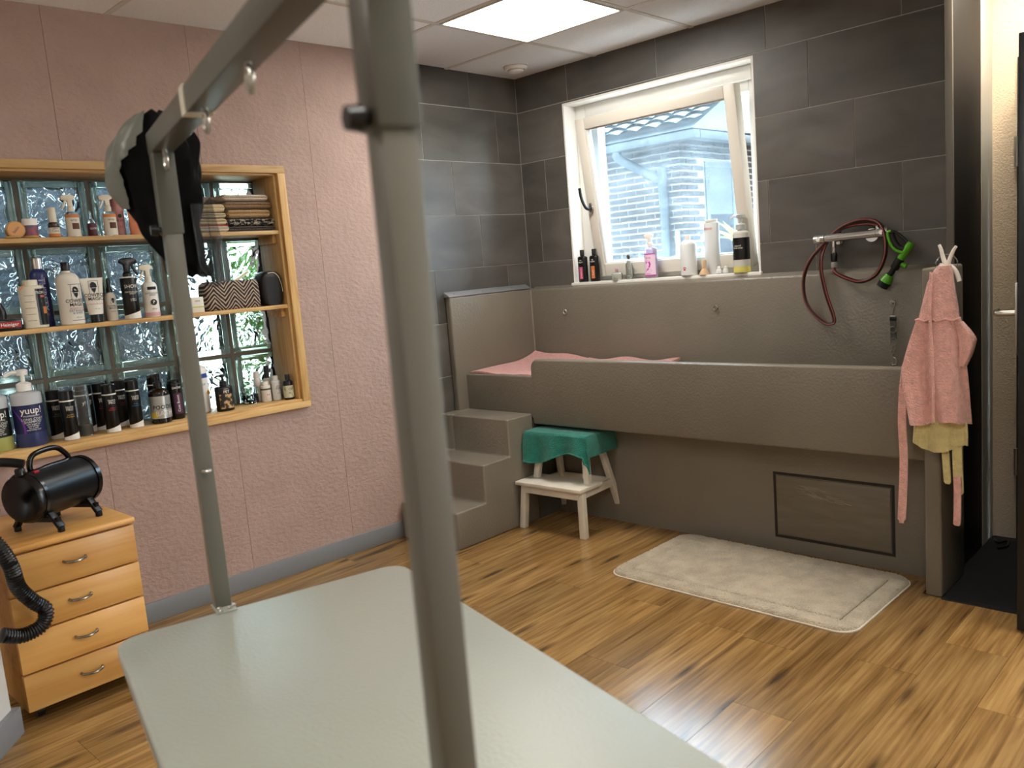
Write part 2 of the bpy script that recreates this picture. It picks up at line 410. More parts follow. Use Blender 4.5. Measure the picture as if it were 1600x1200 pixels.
ob('glazing_bead', ring(.055, SW-.055, .062, SH-.055, .014, .014, .014, .014, -.02, .015), pvc, sash, bev=.003)
def dirty_glass():
    m = bpy.data.materials.new('dusty window glass'); m.use_nodes = True; nt = m.node_tree; N = nt.nodes; L = nt.links
    for n in list(N): N.remove(n)
    out = N.new('ShaderNodeOutputMaterial'); tr = N.new('ShaderNodeBsdfTransparent'); tr.inputs[0].default_value = (.86, .95, 1, 1)
    tl = N.new('ShaderNodeBsdfTranslucent'); tl.inputs[0].default_value = (.78, .9, 1, 1)
    gl = N.new('ShaderNodeBsdfGlossy'); gl.inputs['Roughness'].default_value = .03
    tc = N.new('ShaderNodeTexCoord'); n1 = N.new('ShaderNodeTexNoise'); n1.inputs['Scale'].default_value = 5; n1.inputs['Detail'].default_value = 5
    n2 = N.new('ShaderNodeTexVoronoi'); n2.inputs['Scale'].default_value = 90
    L.new(tc.outputs['Object'], n1.inputs['Vector']); L.new(tc.outputs['Object'], n2.inputs['Vector'])
    r1 = N.new('ShaderNodeMapRange'); r1.inputs[1].default_value = .35; r1.inputs[2].default_value = .7; r1.inputs[3].default_value = .03; r1.inputs[4].default_value = .08
    L.new(n1.outputs['Fac'], r1.inputs[0])
    r2 = N.new('ShaderNodeMapRange'); r2.inputs[1].default_value = .12; r2.inputs[2].default_value = .24; r2.inputs[3].default_value = .2; r2.inputs[4].default_value = 0
    L.new(n2.outputs['Distance'], r2.inputs[0])
    r3 = N.new('ShaderNodeMapRange'); r3.inputs[1].default_value = .5; r3.inputs[2].default_value = .62; L.new(n1.outputs['Fac'], r3.inputs[0])
    mm = N.new('ShaderNodeMath'); mm.operation = 'MULTIPLY'; L.new(r2.outputs[0], mm.inputs[0]); L.new(r3.outputs[0], mm.inputs[1])
    ad = N.new('ShaderNodeMath'); ad.operation = 'ADD'; L.new(r1.outputs[0], ad.inputs[0]); L.new(mm.outputs[0], ad.inputs[1])
    mx = N.new('ShaderNodeMixShader'); L.new(ad.outputs[0], mx.inputs[0]); L.new(tr.outputs[0], mx.inputs[1]); L.new(tl.outputs[0], mx.inputs[2])
    fr = N.new('ShaderNodeFresnel'); fr.inputs[0].default_value = 1.35
    m2 = N.new('ShaderNodeMixShader'); L.new(fr.outputs[0], m2.inputs[0]); L.new(mx.outputs[0], m2.inputs[1]); L.new(gl.outputs[0], m2.inputs[2])
    L.new(m2.outputs[0], out.inputs[0]); return m
ob('pane', rbox(.06, SW-.06, -.002, .002, .066, SH-.06), dirty_glass(), sash, smooth=0)
g = Geo().lathe([(.012, 0), (.017, .002), (.017, .006), (.013, .010)], 20, sq=1).xf(Matrix.Translation((.03, -.036, .40)) @ Matrix.Rotation(PI/2, 4, 'X') @ Matrix.Scale(1.9, 4, (0, 1, 0)))
h = ob('handle', g, chrome, sash)
g = Geo().tube(spline([(.03, -.04, .40), (.03, -.072, .402), (.022, -.085, .42), (.008, -.088, .47), (.004, -.086, .525)], 6), .009, 8)
ob('lever', g, blk, h)
# ------------------------------------------------------------------ pink wall with the niche (wall-local frame: x out of the wall, y along it)
PWL = Matrix.Translation((.0516, -2, 0)) @ Matrix.Rotation(-.0475, 4, 'Z'); PRZ = -.0475
def pw(off, y, z): return tuple(PWL @ Vector((off, (y+2)*1.0011, z)))
NY0, NY1, NZ0, NZ1 = -3.336, -1.757, .817, 1.90
wl = struct(ob('wall_left', Geo().box(-.32, -.004, -4.2, NY0+2, 0, ZC+.03).box(-.32, -.004, NY1+2, .94, 0, ZC+.03).box(-.32, -.004, NY0+2, NY1+2, 0, NZ0).box(-.32, -.004, NY0+2, NY1+2, NZ1, ZC+.03), mat('wall filler', '8a746b', .9), loc=(.0516, -2, 0), rz=PRZ, smooth=0))
ob('wall_return', rbox(-.32, -.004, .93, .942, 0, ZC), mat('wall filler', '8a746b', .9), wl, smooth=0)
seams = [-1.06, -1.56, -2.105, -2.665, -3.215, -3.76, -4.3, -4.85, -5.4, -6.2]
for a, b in zip(seams, seams[1:]):
    g = Geo()
    for r in minus((b+2+.0007, a+2-.0007, 0, ZC+.02), (NY0+2, NY1+2, NZ0, NZ1)): g.box(-.004, 0, r[0], r[1], r[2], r[3])
    c = (a+b)/2+2
    g.v = [(p[0], p[1]-c, p[2]) for p in g.v]
    ob('wallpaper_strip', g, pink_wall, wl, (0, c, 0), smooth=0)
bl = struct(ob('baseboard_left', rbox(0, .014, -4.2, .93, 0, .088), grey_base, loc=(.0516, -2, 0), rz=PRZ, bev=.003))
# glass block window
gbw = sempty('window_2', (.0516, -2, 0), PRZ)
BP = .2718
mort = Geo()
for k in range(7): mort.box(-.285, -.213, NY0+2+BP*k-.008, NY0+2+BP*k+.008, .797, 1.8845)
for k in range(5): mort.box(-.284, -.214, NY0+2, NY0+2+BP*6, 1.8845-BP*k-.008, 1.8845-BP*k+.008)
ob('mortar_joints', mort, mat('mortar', '6c675c', .9), gbw, smooth=0)
def block_glass():
    m = bpy.data.materials.new('wavy glass block'); m.use_nodes = True; nt = m.node_tree; N = nt.nodes; L = nt.links; b = N['Principled BSDF']
    b.inputs['Base Color'].default_value = (.86, .95, .94, 1); b.inputs['Transmission Weight'].default_value = 1; b.inputs['Roughness'].default_value = .02; b.inputs['IOR'].default_value = 1.42
    tc = N.new('ShaderNodeTexCoord'); oi = N.new('ShaderNodeObjectInfo'); ad = N.new('ShaderNodeVectorMath'); cx = N.new('ShaderNodeCombineXYZ')
    mu = N.new('ShaderNodeMath'); mu.operation = 'MULTIPLY'; mu.inputs[1].default_value = 11; L.new(oi.outputs['Random'], mu.inputs[0])
    for k in range(3): L.new(mu.outputs[0], cx.inputs[k])
    L.new(tc.outputs['Object'], ad.inputs[0]); L.new(cx.outputs[0], ad.inputs[1])
    nz = N.new('ShaderNodeTexNoise'); nz.inputs['Scale'].default_value = 10; nz.inputs['Detail'].default_value = 1.2; nz.inputs['Distortion'].default_value = 1.3
    L.new(ad.outputs[0], nz.inputs['Vector'])
    bp = N.new('ShaderNodeBump'); bp.inputs['Strength'].default_value = 1; bp.inputs['Distance'].default_value = .04
    L.new(nz.outputs['Fac'], bp.inputs['Height']); L.new(bp.outputs[0], b.inputs['Normal']); return m
bg_m = block_glass()
rim_m = mat('green glass rim', 'b9d3c6', .12, trans=.75, ior=1.3)
B2 = BP-.018
rim = mesh_of('glass_block', Geo().box(-.28, -.206, 0, .028, 0, B2).box(-.28, -.206, B2-.028, B2, 0, B2).box(-.28, -.206, .028, B2-.028, 0, .026).box(-.28, -.206, .028, B2-.028, B2-.026, B2), bev=.006); rim.materials.append(rim_m)
pan = mesh_of('pane', Geo().box(-.226, -.214, .026, B2-.026, .024, B2-.024).box(-.275, -.263, .026, B2-.026, .024, B2-.024), smooth=0); pan.materials.append(bg_m)
for i in range(6):
    for j in range(4):
        o = put('glass_block', rim, None, gbw, (0, NY0+2+BP*i+.009, 1.8845-BP*(j+1)+.009)); put('pane', pan, None, o)
# niche carpentry
su = thing('wall_shelf_unit', 'pine niche with two shelves and a pine trim frame in the pink wall', 'shelf', (.0516, -2, 0), PRZ)
a, b = NY0+2, NY1+2
def pboard(name, x0, x1, y0, y1, z0, z1, m, bev=.002):
    c = ((x0+x1)/2, (y0+y1)/2, (z0+z1)/2)
    return ob(name, rbox(x0-c[0], x1-c[0], y0-c[1], y1-c[1], z0-c[2], z1-c[2]), m, su, c, bev=bev)
pboard('bottom_board', -.205, .014, a, b, .817, .835, pine)
pboard('top_board', -.205, .002, a, b, 1.882, 1.90, pine)
pboard('side_board', -.205, .002, b-.018, b, .835, 1.882, pine_v)
pboard('side_board', -.205, .002, a, a+.018, .835, 1.882, pine_v)
pboard('shelf', -.20, .0, a+.018, b-.018, 1.616, 1.634, pine)
pboard('shelf', -.20, .0, a+.018, b-.018, 1.271, 1.289, pine)
for z in (1.616, 1.271): pboard('shelf_cleat', -.18, -.035, b-.036, b-.018, z-.04, z, pine); pboard('shelf_cleat', -.18, -.035, a+.018, a+.036, z-.04, z, pine)
pboard('trim_strip', .001, .02, a-.03, b+.034, .792, .822, pine); pboard('trim_strip', .001, .02, a-.03, b+.034, 1.892, 1.925, pine)
pboard('trim_strip', .001, .02, b-.004, b+.034, .822, 1.892, pine_v); pboard('trim_strip', .001, .02, a-.03, a+.006, .822, 1.892, pine_v)
# ------------------------------------------------------------------ right end: partition, hall, door, other walls of the room
wr = struct(ob('wall_partition', rbox(2.53, 2.553, -.36, .165, 0, ZC+.03), dark_panel, bev=.002))
ob('edge_trim', rbox(2.527, 2.554, -.372, -.36, 0, ZC+.02), mat('grey edging', '57524b', .4), wr, bev=.002)
wh = struct(ob('wall_hall', Geo().box(2.553, 2.66, .165, .3, 0, ZC+.03).box(2.66, 3.5, .165, .3, 2.02, ZC+.03).box(3.5, 3.75, .165, .3, 0, ZC+.03), beige_wall, smooth=0))
struct(ob('wall_side_hall', rbox(3.72, 3.8, -.645, .165, 0, ZC+.03), beige_wall, smooth=0))
struct(ob('wall_hall_front', Geo().box(3.0, 3.85, -.645, -.545, 0, ZC+.03).box(5.1, X1, -.645, -.545, 0, ZC+.03).box(3.85, 5.1, -.645, -.545, 2.25, ZC+.03), beige_wall, smooth=0))
oww = mat('off white wall', 'ebe8e3', .85)
struct(ob('wall_right', rbox(X1, X1+.1, Y1, -.545, 0, ZC+.03), oww, smooth=0))
def glazing(name, along, pos, a0, a1, z0, z1, n):
    w3 = sempty(name); thin = mat('clear pane', 'f4f8f8', .0, trans=1, ior=1.02)
    def bx(g, a, b, z, zz, t=.03):
        return g.box(pos-t, pos+t, a, b, z, zz) if along == 'y' else g.box(a, b, pos-t, pos+t, z, zz)
    g = Geo()
    for k in range(n+1):
        a = a0+(a1-a0)*k/n; bx(g, a-.035, a+.035, z0, z1)
    bx(g, a0, a1, z0, z0+.07); bx(g, a0, a1, z1-.07, z1)
    ob('window_frame', g, white_paint, w3, smooth=0)
glazing('fill_opening', 'x', -.595, 3.85, 5.1, .0, 2.25, 2)  # unseen glazed opening, added to let fill daylight in from the right
struct(ob('wall_front', rbox(-.4, X1+.1, Y1-.1, Y1, 0, ZC+.03), oww, smooth=0))
fh = struct(ob('floor_hall', rbox(2.56, 3.72, -.645, 1.2, -.05, .002), navy, smooth=0))
for k in range(3): ob('threshold_rib', rbox(2.585, 3.0, -.668+.009*k, -.662+.009*k, 0, .004), mat('dark aluminium', '3a3a3c', .4, .6), fh, smooth=0)
struct(ob('wall_hall_end', rbox(2.3, 4.0, 1.2, 1.3, 0, ZC), mat('hall dark wall', '20242c', .8), smooth=0))
d1 = sempty('door_1')
ob('door_frame', Geo().box(2.650, 2.685, .150, .30, 0, 2.06).box(3.47, 3.51, .150, .30, 0, 2.06).box(2.685, 3.47, .150, .30, 2.0, 2.06), black_frame, d1, bev=.003)
ang = math.atan2(-.83-.14, 2.872-2.665)
leaf = ob('door_leaf', rbox(0, .99, 0, .042, .012, 1.965), black_frame, d1, (2.665, .14, 0), ang, bev=.003)
ob('hinge', Geo().cyl((.0, -.012, 1.62), (.0, -.012, 1.74), .011), steel, leaf); ob('hinge', Geo().cyl((.0, -.012, .30), (.0, -.012, .42), .011), steel, leaf)
hp = ob('handle_plate', rbox(.895, .935, -.009, 0, .95, 1.19), steel, leaf, bev=.003)
ob('lever', Geo().tube(spline([(.915, -.006, 1.09), (.915, -.05, 1.09), (.905, -.062, 1.09), (.87, -.064, 1.09), (.80, -.062, 1.09)], 6), .0095, 10), steel, hp)
# white partition end at the left edge of the picture
wp = struct(ob('wall_stub', rbox(0, .5, -.1, 0, .09, ZC), mat('white stub wall', 'd5d2cc', .6), loc=(.565, -3.262, 0), rz=math.radians(-40), bev=.002))
struct(ob('baseboard_stub', rbox(-.014, .52, -.11, .016, 0, .092), grey_base, loc=(.565, -3.256, 0), rz=math.radians(-40), bev=.003))
# ------------------------------------------------------------------ bath
TF, TR, TB = -.654, .881, .529      # front face, rim height, underside
SX = .538
tub = thing('dog_wash_bath', 'taupe built-in dog bath with raised back panels under the window', 'bath')
def rounded_front():
    # outline in x-z of the front panel with the stepped low entry on the left
    p = [(.0, .565), (SX, .565), (SX, TB), (2.528, TB), (2.528, TR), (SX+.055, TR)]
    for k in range(1, 7):
        t = PI/2*k/6; p.append((SX+.055-.045*math.sin(t), TR-.045+.045*math.cos(t)))
    p += [(SX+.008, .79), (.0, .79)]
    return p
ob('front_panel', Geo().prism(rounded_front(), TF, TF+.055, 'y'), taupe, tub, bev=.010, seg=3)
ob('back_panel', Geo().prism([(-.001, TB), (-.05, TB), (-.05, 1.215), (-.044, 1.228), (-.001, 1.246)], .045, 2.53, 'x'), taupe, tub, bev=.004)
ob('end_panel', rbox(.001, .045, -.731, -.001, .565, 1.236), taupe, tub, bev=.010, seg=3)
ob('end_panel', rbox(2.525, 2.585, TF-.002, -.365, 0, 1.25), taupe, tub, bev=.010, seg=3)
ob('end_panel', rbox(2.525, 2.5385, -.365, -.001, .5, 1.25), taupe, tub)
ob('bath_floor', rbox(.045, 2.525, TF+.05, -.045, TB+.001, .775), taupe, tub, bev=.004)
ob('recess_panel', rbox(SX-.01, 2.525, -.475, -.44, 0, TB), taupe, tub)
ob('plinth_block', rbox(.002, SX-.002, TF+.002, -.01, 0, .565), tile_m, tub)
g = Geo().box(.001, .047, -.735, -.05, 1.236, 1.240).box(-.0005, .0032, -.735, -.05, 1.24, 1.262)
strip = ob('metal_strip', Geo().prism([(.0005, 1.264), (.003, 1.266), (.048, 1.240), (.046, 1.236), (.0005, 1.236)], -.736, -.048, 'y'), mat('pale aluminium', 'cfd4d8', .35, .85), tub, bev=.001)
for y in (-.68, -.45, -.2): ob('screw', Geo().lathe([(.004, 0), (.0035, .002)], 10).xf(Matrix.Translation((.028, y, 1.2525)) @ Matrix.Rotation(.52, 4, 'Y')), steel, strip)
ob('corner_seam', Geo().tube([(.047, -.052, .78), (.047, -.052, 1.225)], .004, 8), mat('silicone', '8d8576', .5), tub)
hm = mat('hatch scuffed taupe', '6c6455', .4, vscale=7, stretch=(1, 1, 6), col2='746c5d', bump=.1, bscale=90)
ob('hatch_gap', ring(1.826, 2.354, .063, .369, .012, .012, .012, .012, -.4765, -.47), mat('hatch shadow gap', '29251f', .8), tub, smooth=0)
ob('access_hatch', rbox(1.84, 2.34, -.482, -.472, .078, .354), hm, tub, bev=.004)
sm = mat('scratch marks', '9c9482', .7)
g = Geo()
for k in range(26):
    x = 1.93+R.random()*.2; z = .325-R.random()*.045-(x-1.93)*.12; l = .02+R.random()*.06
    g.tube([(x, -.4823, z), (x+l*.5, -.4824, z-.004*R.random()), (x+l, -.4823, z-.01*R.random()-.004)], .0008, 4)
stuff(ob('scratches', g, sm, tub))
for x, z in ((.318, 1.086), (1.332, 1.083)):
    ob('eyelet', Geo().tube([(x+.012*math.cos(t*PI/8), -.06, z+.012*math.sin(t*PI/8)) for t in range(16)], .0028, 6, closed=True).cyl((x, -.05, z+.012), (x, -.062, z+.012), .003), steel, tub)
st = thing('bath_steps', 'three taupe steps leading up to the low side of the dog bath', 'steps')
y0 = TF-.001
ob('stair_body', Geo().prism([(y0, 0), (-1.2626, 0), (-1.2626, .192), (-1.052, .192), (-1.052, .390), (-.8495, .390), (-.8495, .5885), (y0, .5885)], .102, SX, 'x'), taupe, st, bev=.010, seg=3)
ob('stair_filler', Geo().prism([(y0, 0), (-1.045, 0), (-1.045, .390), (-.8495, .390), (-.8495, .5885), (y0, .5885)], .004, .112, 'x'), taupe, st, bev=.008, seg=3)
# pink mats in the bath
pink_t = mat('pink terry', 'd59a93', .95, var=.1, vscale=60, bump=.8, bscale=220, sheen=.3)
def matf(u, v):
    x = .055+.50*u; y = -.63+.57*v
    z = .788+.05*max(0, (v-.6)/.4)**2*(1-u*.6)+.006*math.sin(9*u+3*v)+.012*(1-u)
    return (x, y, z)
tag(ob('bath_mat', Geo().sheet(matf, 24, 24, .01), pink_t), 'square pink terry mat curling up in the bath corner', 'mat')
tag(ob('bath_mat', Geo().sheet(lambda u, v: (.50+.62*u, -.58+.50*v, .812+.012*math.sin(11*u)*math.sin(4*v)+.004*v), 24, 16, .014), pink_t), 'long pink terry mat behind the bath front panel', 'mat')
tag(ob('gap_shade_sheet', rbox(.06, .52, -.6, -.12, .7755, .785), blk_soft, bev=.003), 'black sheet standing in for the shaded gap under the pink terry mats', 'mat')  # shade of the gap under the mats, put in as a black sheet
# ------------------------------------------------------------------ step stool with green towel
sw = mat('stool white paint', 'd9d2c3', .45, var=.06, vscale=12)
so = thing('step_stool', 'white wooden step stool under the edge of the dog bath', 'stool', (.755, -.62, 0), math.radians(2))
LT = [(-.155, -.055, .48), (.155, -.055, .48), (-.155, .085, .48), (.155, .085, .48)]
for sx in (-1, 1):
    ob('back_leg', Geo().beam((sx*.195, .175, 0), (sx*.135, .06, .485), .036, .03, .03, .03), sw, so, bev=.003)
    ob('front_leg', Geo().beam((sx*.20, -.185, 0), (sx*.185, -.165, .235), .036, .034, .034, .034), sw, so, bev=.003)
    ob('upright', Geo().beam((sx*.168, -.085, .25), (sx*.14, -.05, .485), .034, .03), sw, so, bev=.003)
    ob('side_rail', Geo().beam((sx*.183, -.15, .215), (sx*.172, .125, .215), .018, .045).xf(Matrix.Identity(4)), sw, so) if 0 else ob('side_rail', Geo().add([(sx*.176, -.165, .195), (sx*.194, -.165, .195), (sx*.182, .13, .195), (sx*.164, .13, .195), (sx*.176, -.165, .237), (sx*.194, -.165, .237), (sx*.182, .13, .237), (sx*.164, .13, .237)], [(0, 3, 2, 1), (4, 5, 6, 7), (0, 1, 5, 4), (1, 2, 6, 5), (2, 3, 7, 6), (3, 0, 4, 7)]), sw, so, bev=.002)
ob('front_rail', rbox(-.18, .18, -.187, -.169, .193, .236), sw, so, bev=.002)
ob('back_rail', rbox(-.165, .165, .12, .136, .195, .235), sw, so, bev=.002)
ob('lower_tread', rbox(-.215, .215, -.215, -.02, .237, .257), sw, so, bev=.004)
ob('seat', rbox(-.2, .2, -.11, .115, .485, .505), sw, so, bev=.004)
green = mat('teal terry', '1f7a6c', .95, var=.12, vscale=40, bump=.7, bscale=200, sheen=.2)
def tow(u, v):
    # runs over the seat front to back; the front edge hangs
    s = v*.62
    x = -.235+.47*u; d = .0
    nz = noise.noise((u*5, v*4, 3))
    hang = .13+.035*math.sin(u*5.5+.6)+(.03 if u > .9 else 0)
    if v < .45:
        t = v/.45; z = .511-hang*(1-t)**1.0; y = -.128-.012*math.sin(u*17)*(1-t)-.008*(1-t)
        if t > .93: y = -.128+.012*(t-.93)/.07; z = .511
    else:
        t = (v-.45)/.55; y = -.116+.245*t; z = .5115
    e = max(0, abs(u-.5)*2-.85)/.15
    if e > 0: z -= (.06+.05*(u > .5))*e*e*(1.0 if v > .3 else .35); x -= (.018*e)*(1 if u > .5 else -1)
    return (x, y+nz*.003, z+.0015*nz)
ob_t = ob('hand_towel', Geo().sheet(tow, 60, 48, .006), green, None, (.755, -.62, 0), math.radians(2)); tag(ob_t, 'teal green towel draped over the white step stool', 'towel')
ob('towel_hem', Geo().tube([tow(i/60, 0) for i in range(61)], .0045, 6), green, ob_t)
# ------------------------------------------------------------------ bath rug
rug = thing('bath_rug', 'cream tufted bath rug with rounded corners on the wooden floor', 'rug', (1.90, -.83, 0), math.radians(-1.4))
rug_m = mat('cream tufted pile', 'b9ab93', .98, var=.16, vscale=14, bump=1, bscale=170, sheen=.3)
def rugout(hx, hy, r, n=8):
    o = []
    for cx, cy, a in ((hx-r, hy-r, 0), (-hx+r, hy-r, 90), (-hx+r, -hy+r, 180), (hx-r, -hy+r, 270)):
        for k in range(n+1):
            t = math.radians(a+90*k/n); o.append((cx+r*math.cos(t), cy+r*math.sin(t)))
    return o
HX, HY = .542, .305
ob('backing', Geo().prism(rugout(HX+.004, HY+.004, .075), .001, .006, 'z'), mat('rug backing', 'd5cbb8', .8), rug)
def pile(fn, x0, x1, y0, y1, nx, ny):
    g = Geo(); rr = random.Random(3)
    v = []
    for j in range(ny+1):
        for i in range(nx+1):
            x = x0+(x1-x0)*i/nx; y = y0+(y1-y0)*j/ny; v.append((x, y, fn(x, y, rr)))
    W = nx+1
    return g.add(v, [(j*W+i, j*W+i+1, (j+1)*W+i+1, (j+1)*W+i) for j in range(ny) for i in range(nx)])
def rz_(x, y, rr):
    r = .075; ax, ay = abs(x), abs(y)
    dx, dy = max(0, ax-(HX-r)), max(0, ay-(HY-r)); edge = r-math.hypot(dx, dy) if dx > 0 and dy > 0 else min(HX-ax, HY-ay)
    h = .006+.014*min(1, max(0, edge)/.012)**.5 if edge > 0 else .004
    q = abs(max(ax-(HX-.075), ay-(HY-.075)))
    if edge > 0 and q < .009: h -= .014*(1-q/.009)
    return h+(rr.random()-.5)*.0055*(edge > .004)
def clampxy(g):
    out = []
    r = .075
    for x, y, z in g.v:
        ax, ay = abs(x), abs(y); dx, dy = ax-(HX-r), ay-(HY-r)
        if dx > 0 and dy > 0:
            l = math.hypot(dx, dy)
            if l > r: ax = HX-r+dx*r/l; ay = HY-r+dy*r/l
        out.append((math.copysign(ax, x), math.copysign(ay, y), z))
    g.v = out; return g
ob('stitch_line', Geo().tube([(x, y, .0105) for x, y in rugout(HX-.075, HY-.075, .012, 3)], .0028, 6, closed=True), mat('rug stitching', '6e614b', .95), rug)
stuff(ob('pile', clampxy(pile(rz_, -HX, HX, -HY, HY, 270, 150)), rug_m, rug, smooth=80))
# ------------------------------------------------------------------ grooming table
TA = math.radians(-14.6)
tm = mat('grey green ribbed tabletop', '93958b', .32, var=.03, vscale=3, bump=.1, bscale=140)
tub_g = mat('grey powder coat', '605d53', .38)
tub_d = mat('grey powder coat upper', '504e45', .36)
gt = thing('grooming_table', 'grey grooming table with rounded corners in the foreground', 'table', (1.925, -3.040, 0), TA)
# local: x along the table, y across, origin at middle of the far short edge
def rc(x0, x1, y0, y1, r):
    o = []
    for cx, cy, a in ((x1-r, y1-r, 0), (x0+r, y1-r, 90), (x0+r, y0+r, 180), (x1-r, y0+r, 270)):
        for k in range(9):
            t = math.radians(a+90*k/8); o.append((cx+r*math.cos(t), cy+r*math.sin(t)))
    return o
ob('table_top', Geo().prism(rc(0, 1.22, -.312, .312, .05), .668, .70, 'z'), tm, gt, bev=.006, seg=3)
ob('under_frame', Geo().box(.08, 1.14, -.24, -.20, .628, .668).box(.08, 1.14, .20, .24, .628, .668).box(.2, .24, -.2, .2, .628, .668).box(.98, 1.02, -.2, .2, .628, .668), tub_g, gt)
ob('lift_column', Geo().box(.50, .72, -.1, .1, .05, .63), tub_g, gt, bev=.005)
ob('floor_base', Geo().box(.22, 1.0, -.22, .22, .0, .05), tub_g, gt, bev=.008)
def loc_t(x, y, z=0):
    M = Matrix.Rotation(-TA, 4, 'Z') @ Vector((x-1.925, y+3.040, z)); return (M.x, M.y)
fx, fy_ = loc_t(1.873, -3.124); nx_, ny_ = loc_t(2.984, -3.436)
BZ = 1.677
# the gallows over the table: its posts are bolted on, so they are parts of the table
def sq(x, y, z0, z1, a): return rbox(x-a/2, x+a/2, y-a/2, y+a/2, z0, z1)
for k, (x, y) in enumerate(((fx, fy_), (nx_, ny_))):
    p = ob('post', sq(x, y, .701, 1.52, .034), tub_g, gt, bev=.0025)
    ob('foot_plate', rbox(x-.02, x+.05, y-.021, y+.021, .7005, .703), tm, p, bev=.001)
    for dx, dy in ((.028, -.012), (.036, .008), (.044, -.012), (.028, .018)): ob('screw', Geo().lathe([(.005, .704), (.005, .707), (.003, .709)], 10, (x+dx, y+dy)), steel, p)
    q = ob('sleeve', sq(x, y, 1.495, BZ-.02, .041), tub_d, gt, bev=.0025)
    ob('clamp_knob', Geo().cyl((x, y-.02, 1.505), (x, y-.034, 1.505), .006).cyl((x, y-.027, 1.505), (x, y-.04, 1.505), .012, .010), blk, q)
ob('screw_eye', Geo().tube([(fx+.026+.006*math.cos(t*PI/6), fy_+.008*math.sin(t*PI/6), 1.005) for t in range(12)], .003, 6, closed=True).cyl((fx+.016, fy_, 1.005), (fx+.024, fy_, 1.005), .004), steel, gt)
barA = Vector((fx-.025, fy_, BZ)); barB = Vector((nx_+.06, ny_, BZ)); dv = (barB-barA)
ob('top_bar', Geo().box(0, dv.length, -.021, .021, -.021, .021), tub_d, gt, (barA.x, barA.y, BZ), math.atan2(dv.y, dv.x), bev=.0025)
e1 = dv.normalized()
pt = barA+e1*.40
ob('tape', Geo().box(0, .035, -.0222, .0222, -.0222, .0222), mat('pale tape', 'c3bca9', .6), gt, tuple(pt), math.atan2(dv.y, dv.x))
for s in (.07, .47, .75):
    c = barA+e1*s
    ob('eye_hook', Geo().tube([(c.x+.013*math.cos(t*PI/8)*e1.x, c.y+.013*math.cos(t*PI/8)*e1.y, BZ-.042+.016*math.sin(t*PI/8)) for t in range(16)], .0035, 8, closed=True).cyl((c.x, c.y, BZ-.02), (c.x, c.y, BZ-.03), .005), steel, gt)
# black cloth over the far end of the bar
cl = thing('black_cloth', 'black cloth with sheer tulle hung over the end of the grooming bar', 'cloth', (1.855, -3.085, 0), math.radians(44))
sat = mat('black satin', '040404', .8, spec=.12, bump=.25, bscale=14)
tab = [(1.41, .0, .022, .012), (1.44, -.02, .036, .03), (1.50, -.022, .055, .035), (1.555, -.025, .072, .04), (1.60, -.035, .088, .045), (1.645, -.038, .095, .05), (1.69, -.033, .085, .05), (1.725, -.028, .062, .045), (1.748, -.026, .036, .03), (1.758, -.026, .012, .01)]
rs = []
for k in range(40):
    z = 1.41+(1.758-1.41)*k/39; cx, hw, hd = interp(tab, z); cx -= .030*min(1, (z-1.41)/.1); r_ = []
    for j in range(48):
        t = 2*PI*j/48; fo = 1+.10*math.sin(5*t+z*22)+.06*math.sin(9*t-z*30)
        r_.append((cx+hw*fo*math.cos(t), .055+hd*fo*math.sin(t), z+.004*math.sin(3*t)))
    rs.append(r_)
patch_r = [[Vector(r[j])+Vector((-.004*math.cos(0), -.007, .002)) for j in range(20, 37)] for r in rs[17:39]]
ob('cloth_body', Geo().rings(rs), sat, cl)
ob('pale_patch', Geo().sheet(lambda u, v: patch_r[int(round(v*21))][int(round(u*min(16, 9+9*v)))], 16, 21), mat('grey satin patch', '5c5c53', .4, bump=.3, bscale=18), cl)  # grey sheet over the upper left side of the cloth
def tulle():
    m = bpy.data.materials.new('black tulle'); m.use_nodes = True; nt = m.node_tree; N = nt.nodes; L = nt.links
    b = N['Principled BSDF']; b.inputs['Base Color'].default_value = (.01, .012, .014, 1); b.inputs['Roughness'].default_value = .5
    tr = N.new('ShaderNodeBsdfTransparent'); mx = N.new('ShaderNodeMixShader'); mx.inputs[0].default_value = .62
    L.new(tr.outputs[0], mx.inputs[1]); L.new(b.outputs[0], mx.inputs[2]); L.new(mx.outputs[0], N['Material Output'].inputs[0]); return m
tu = tulle()
def tul(u, v):
    z = 1.57-.175*v; x = -.01+.012*v+(.06+.004*v)*u; return (x+.004*math.sin(14*u), .03+.012*math.sin(11*u+3*v), z-.012*math.sin(PI*u))
ob('tulle', Geo().sheet(tul, 40, 20), tu, cl)
def tul2(u, v):
    z = 1.53-.11*v; return (-.085+.05*u+.01*v, .05+.012*math.sin(10*u), z-.02*u)
ob('tulle', Geo().sheet(tul2, 20, 10), tu, cl)
# ------------------------------------------------------------------ drawer cabinet
cab = thing('drawer_cabinet', 'honey coloured wooden cabinet with four drawers against the pink wall', 'cabinet', (.05, -3.006, 0), 0)
KX = .5596-.05
ob('carcass', rbox(0, KX-.022, -.207, .207, .052, .585), beech, cab, bev=.003)
ob('cabinet_top', rbox(-.005, KX+.006, -.214, .214, .587, .609), beech, cab, bev=.008, seg=3)
zz = [.584, .4455, .3162, .1803, .05]
bar_m = mat('antique steel', '9a958c', .25, 1)
for k in range(4):
    dr = ob('drawer', rbox(KX-.021, KX, -.207, .207, zz[k+1]+.0025, zz[k]-.0025), beech, cab, bev=.004)
    zc = (zz[k]+zz[k+1])/2+.006
    hd = ob('handle', Geo().tube(spline([(KX, -.035, zc), (KX+.014, -.03, zc-.002), (KX+.022, 0, zc-.004), (KX+.014, .03, zc-.002), (KX, .035, zc)], 5), .0048, 8), bar_m, dr)
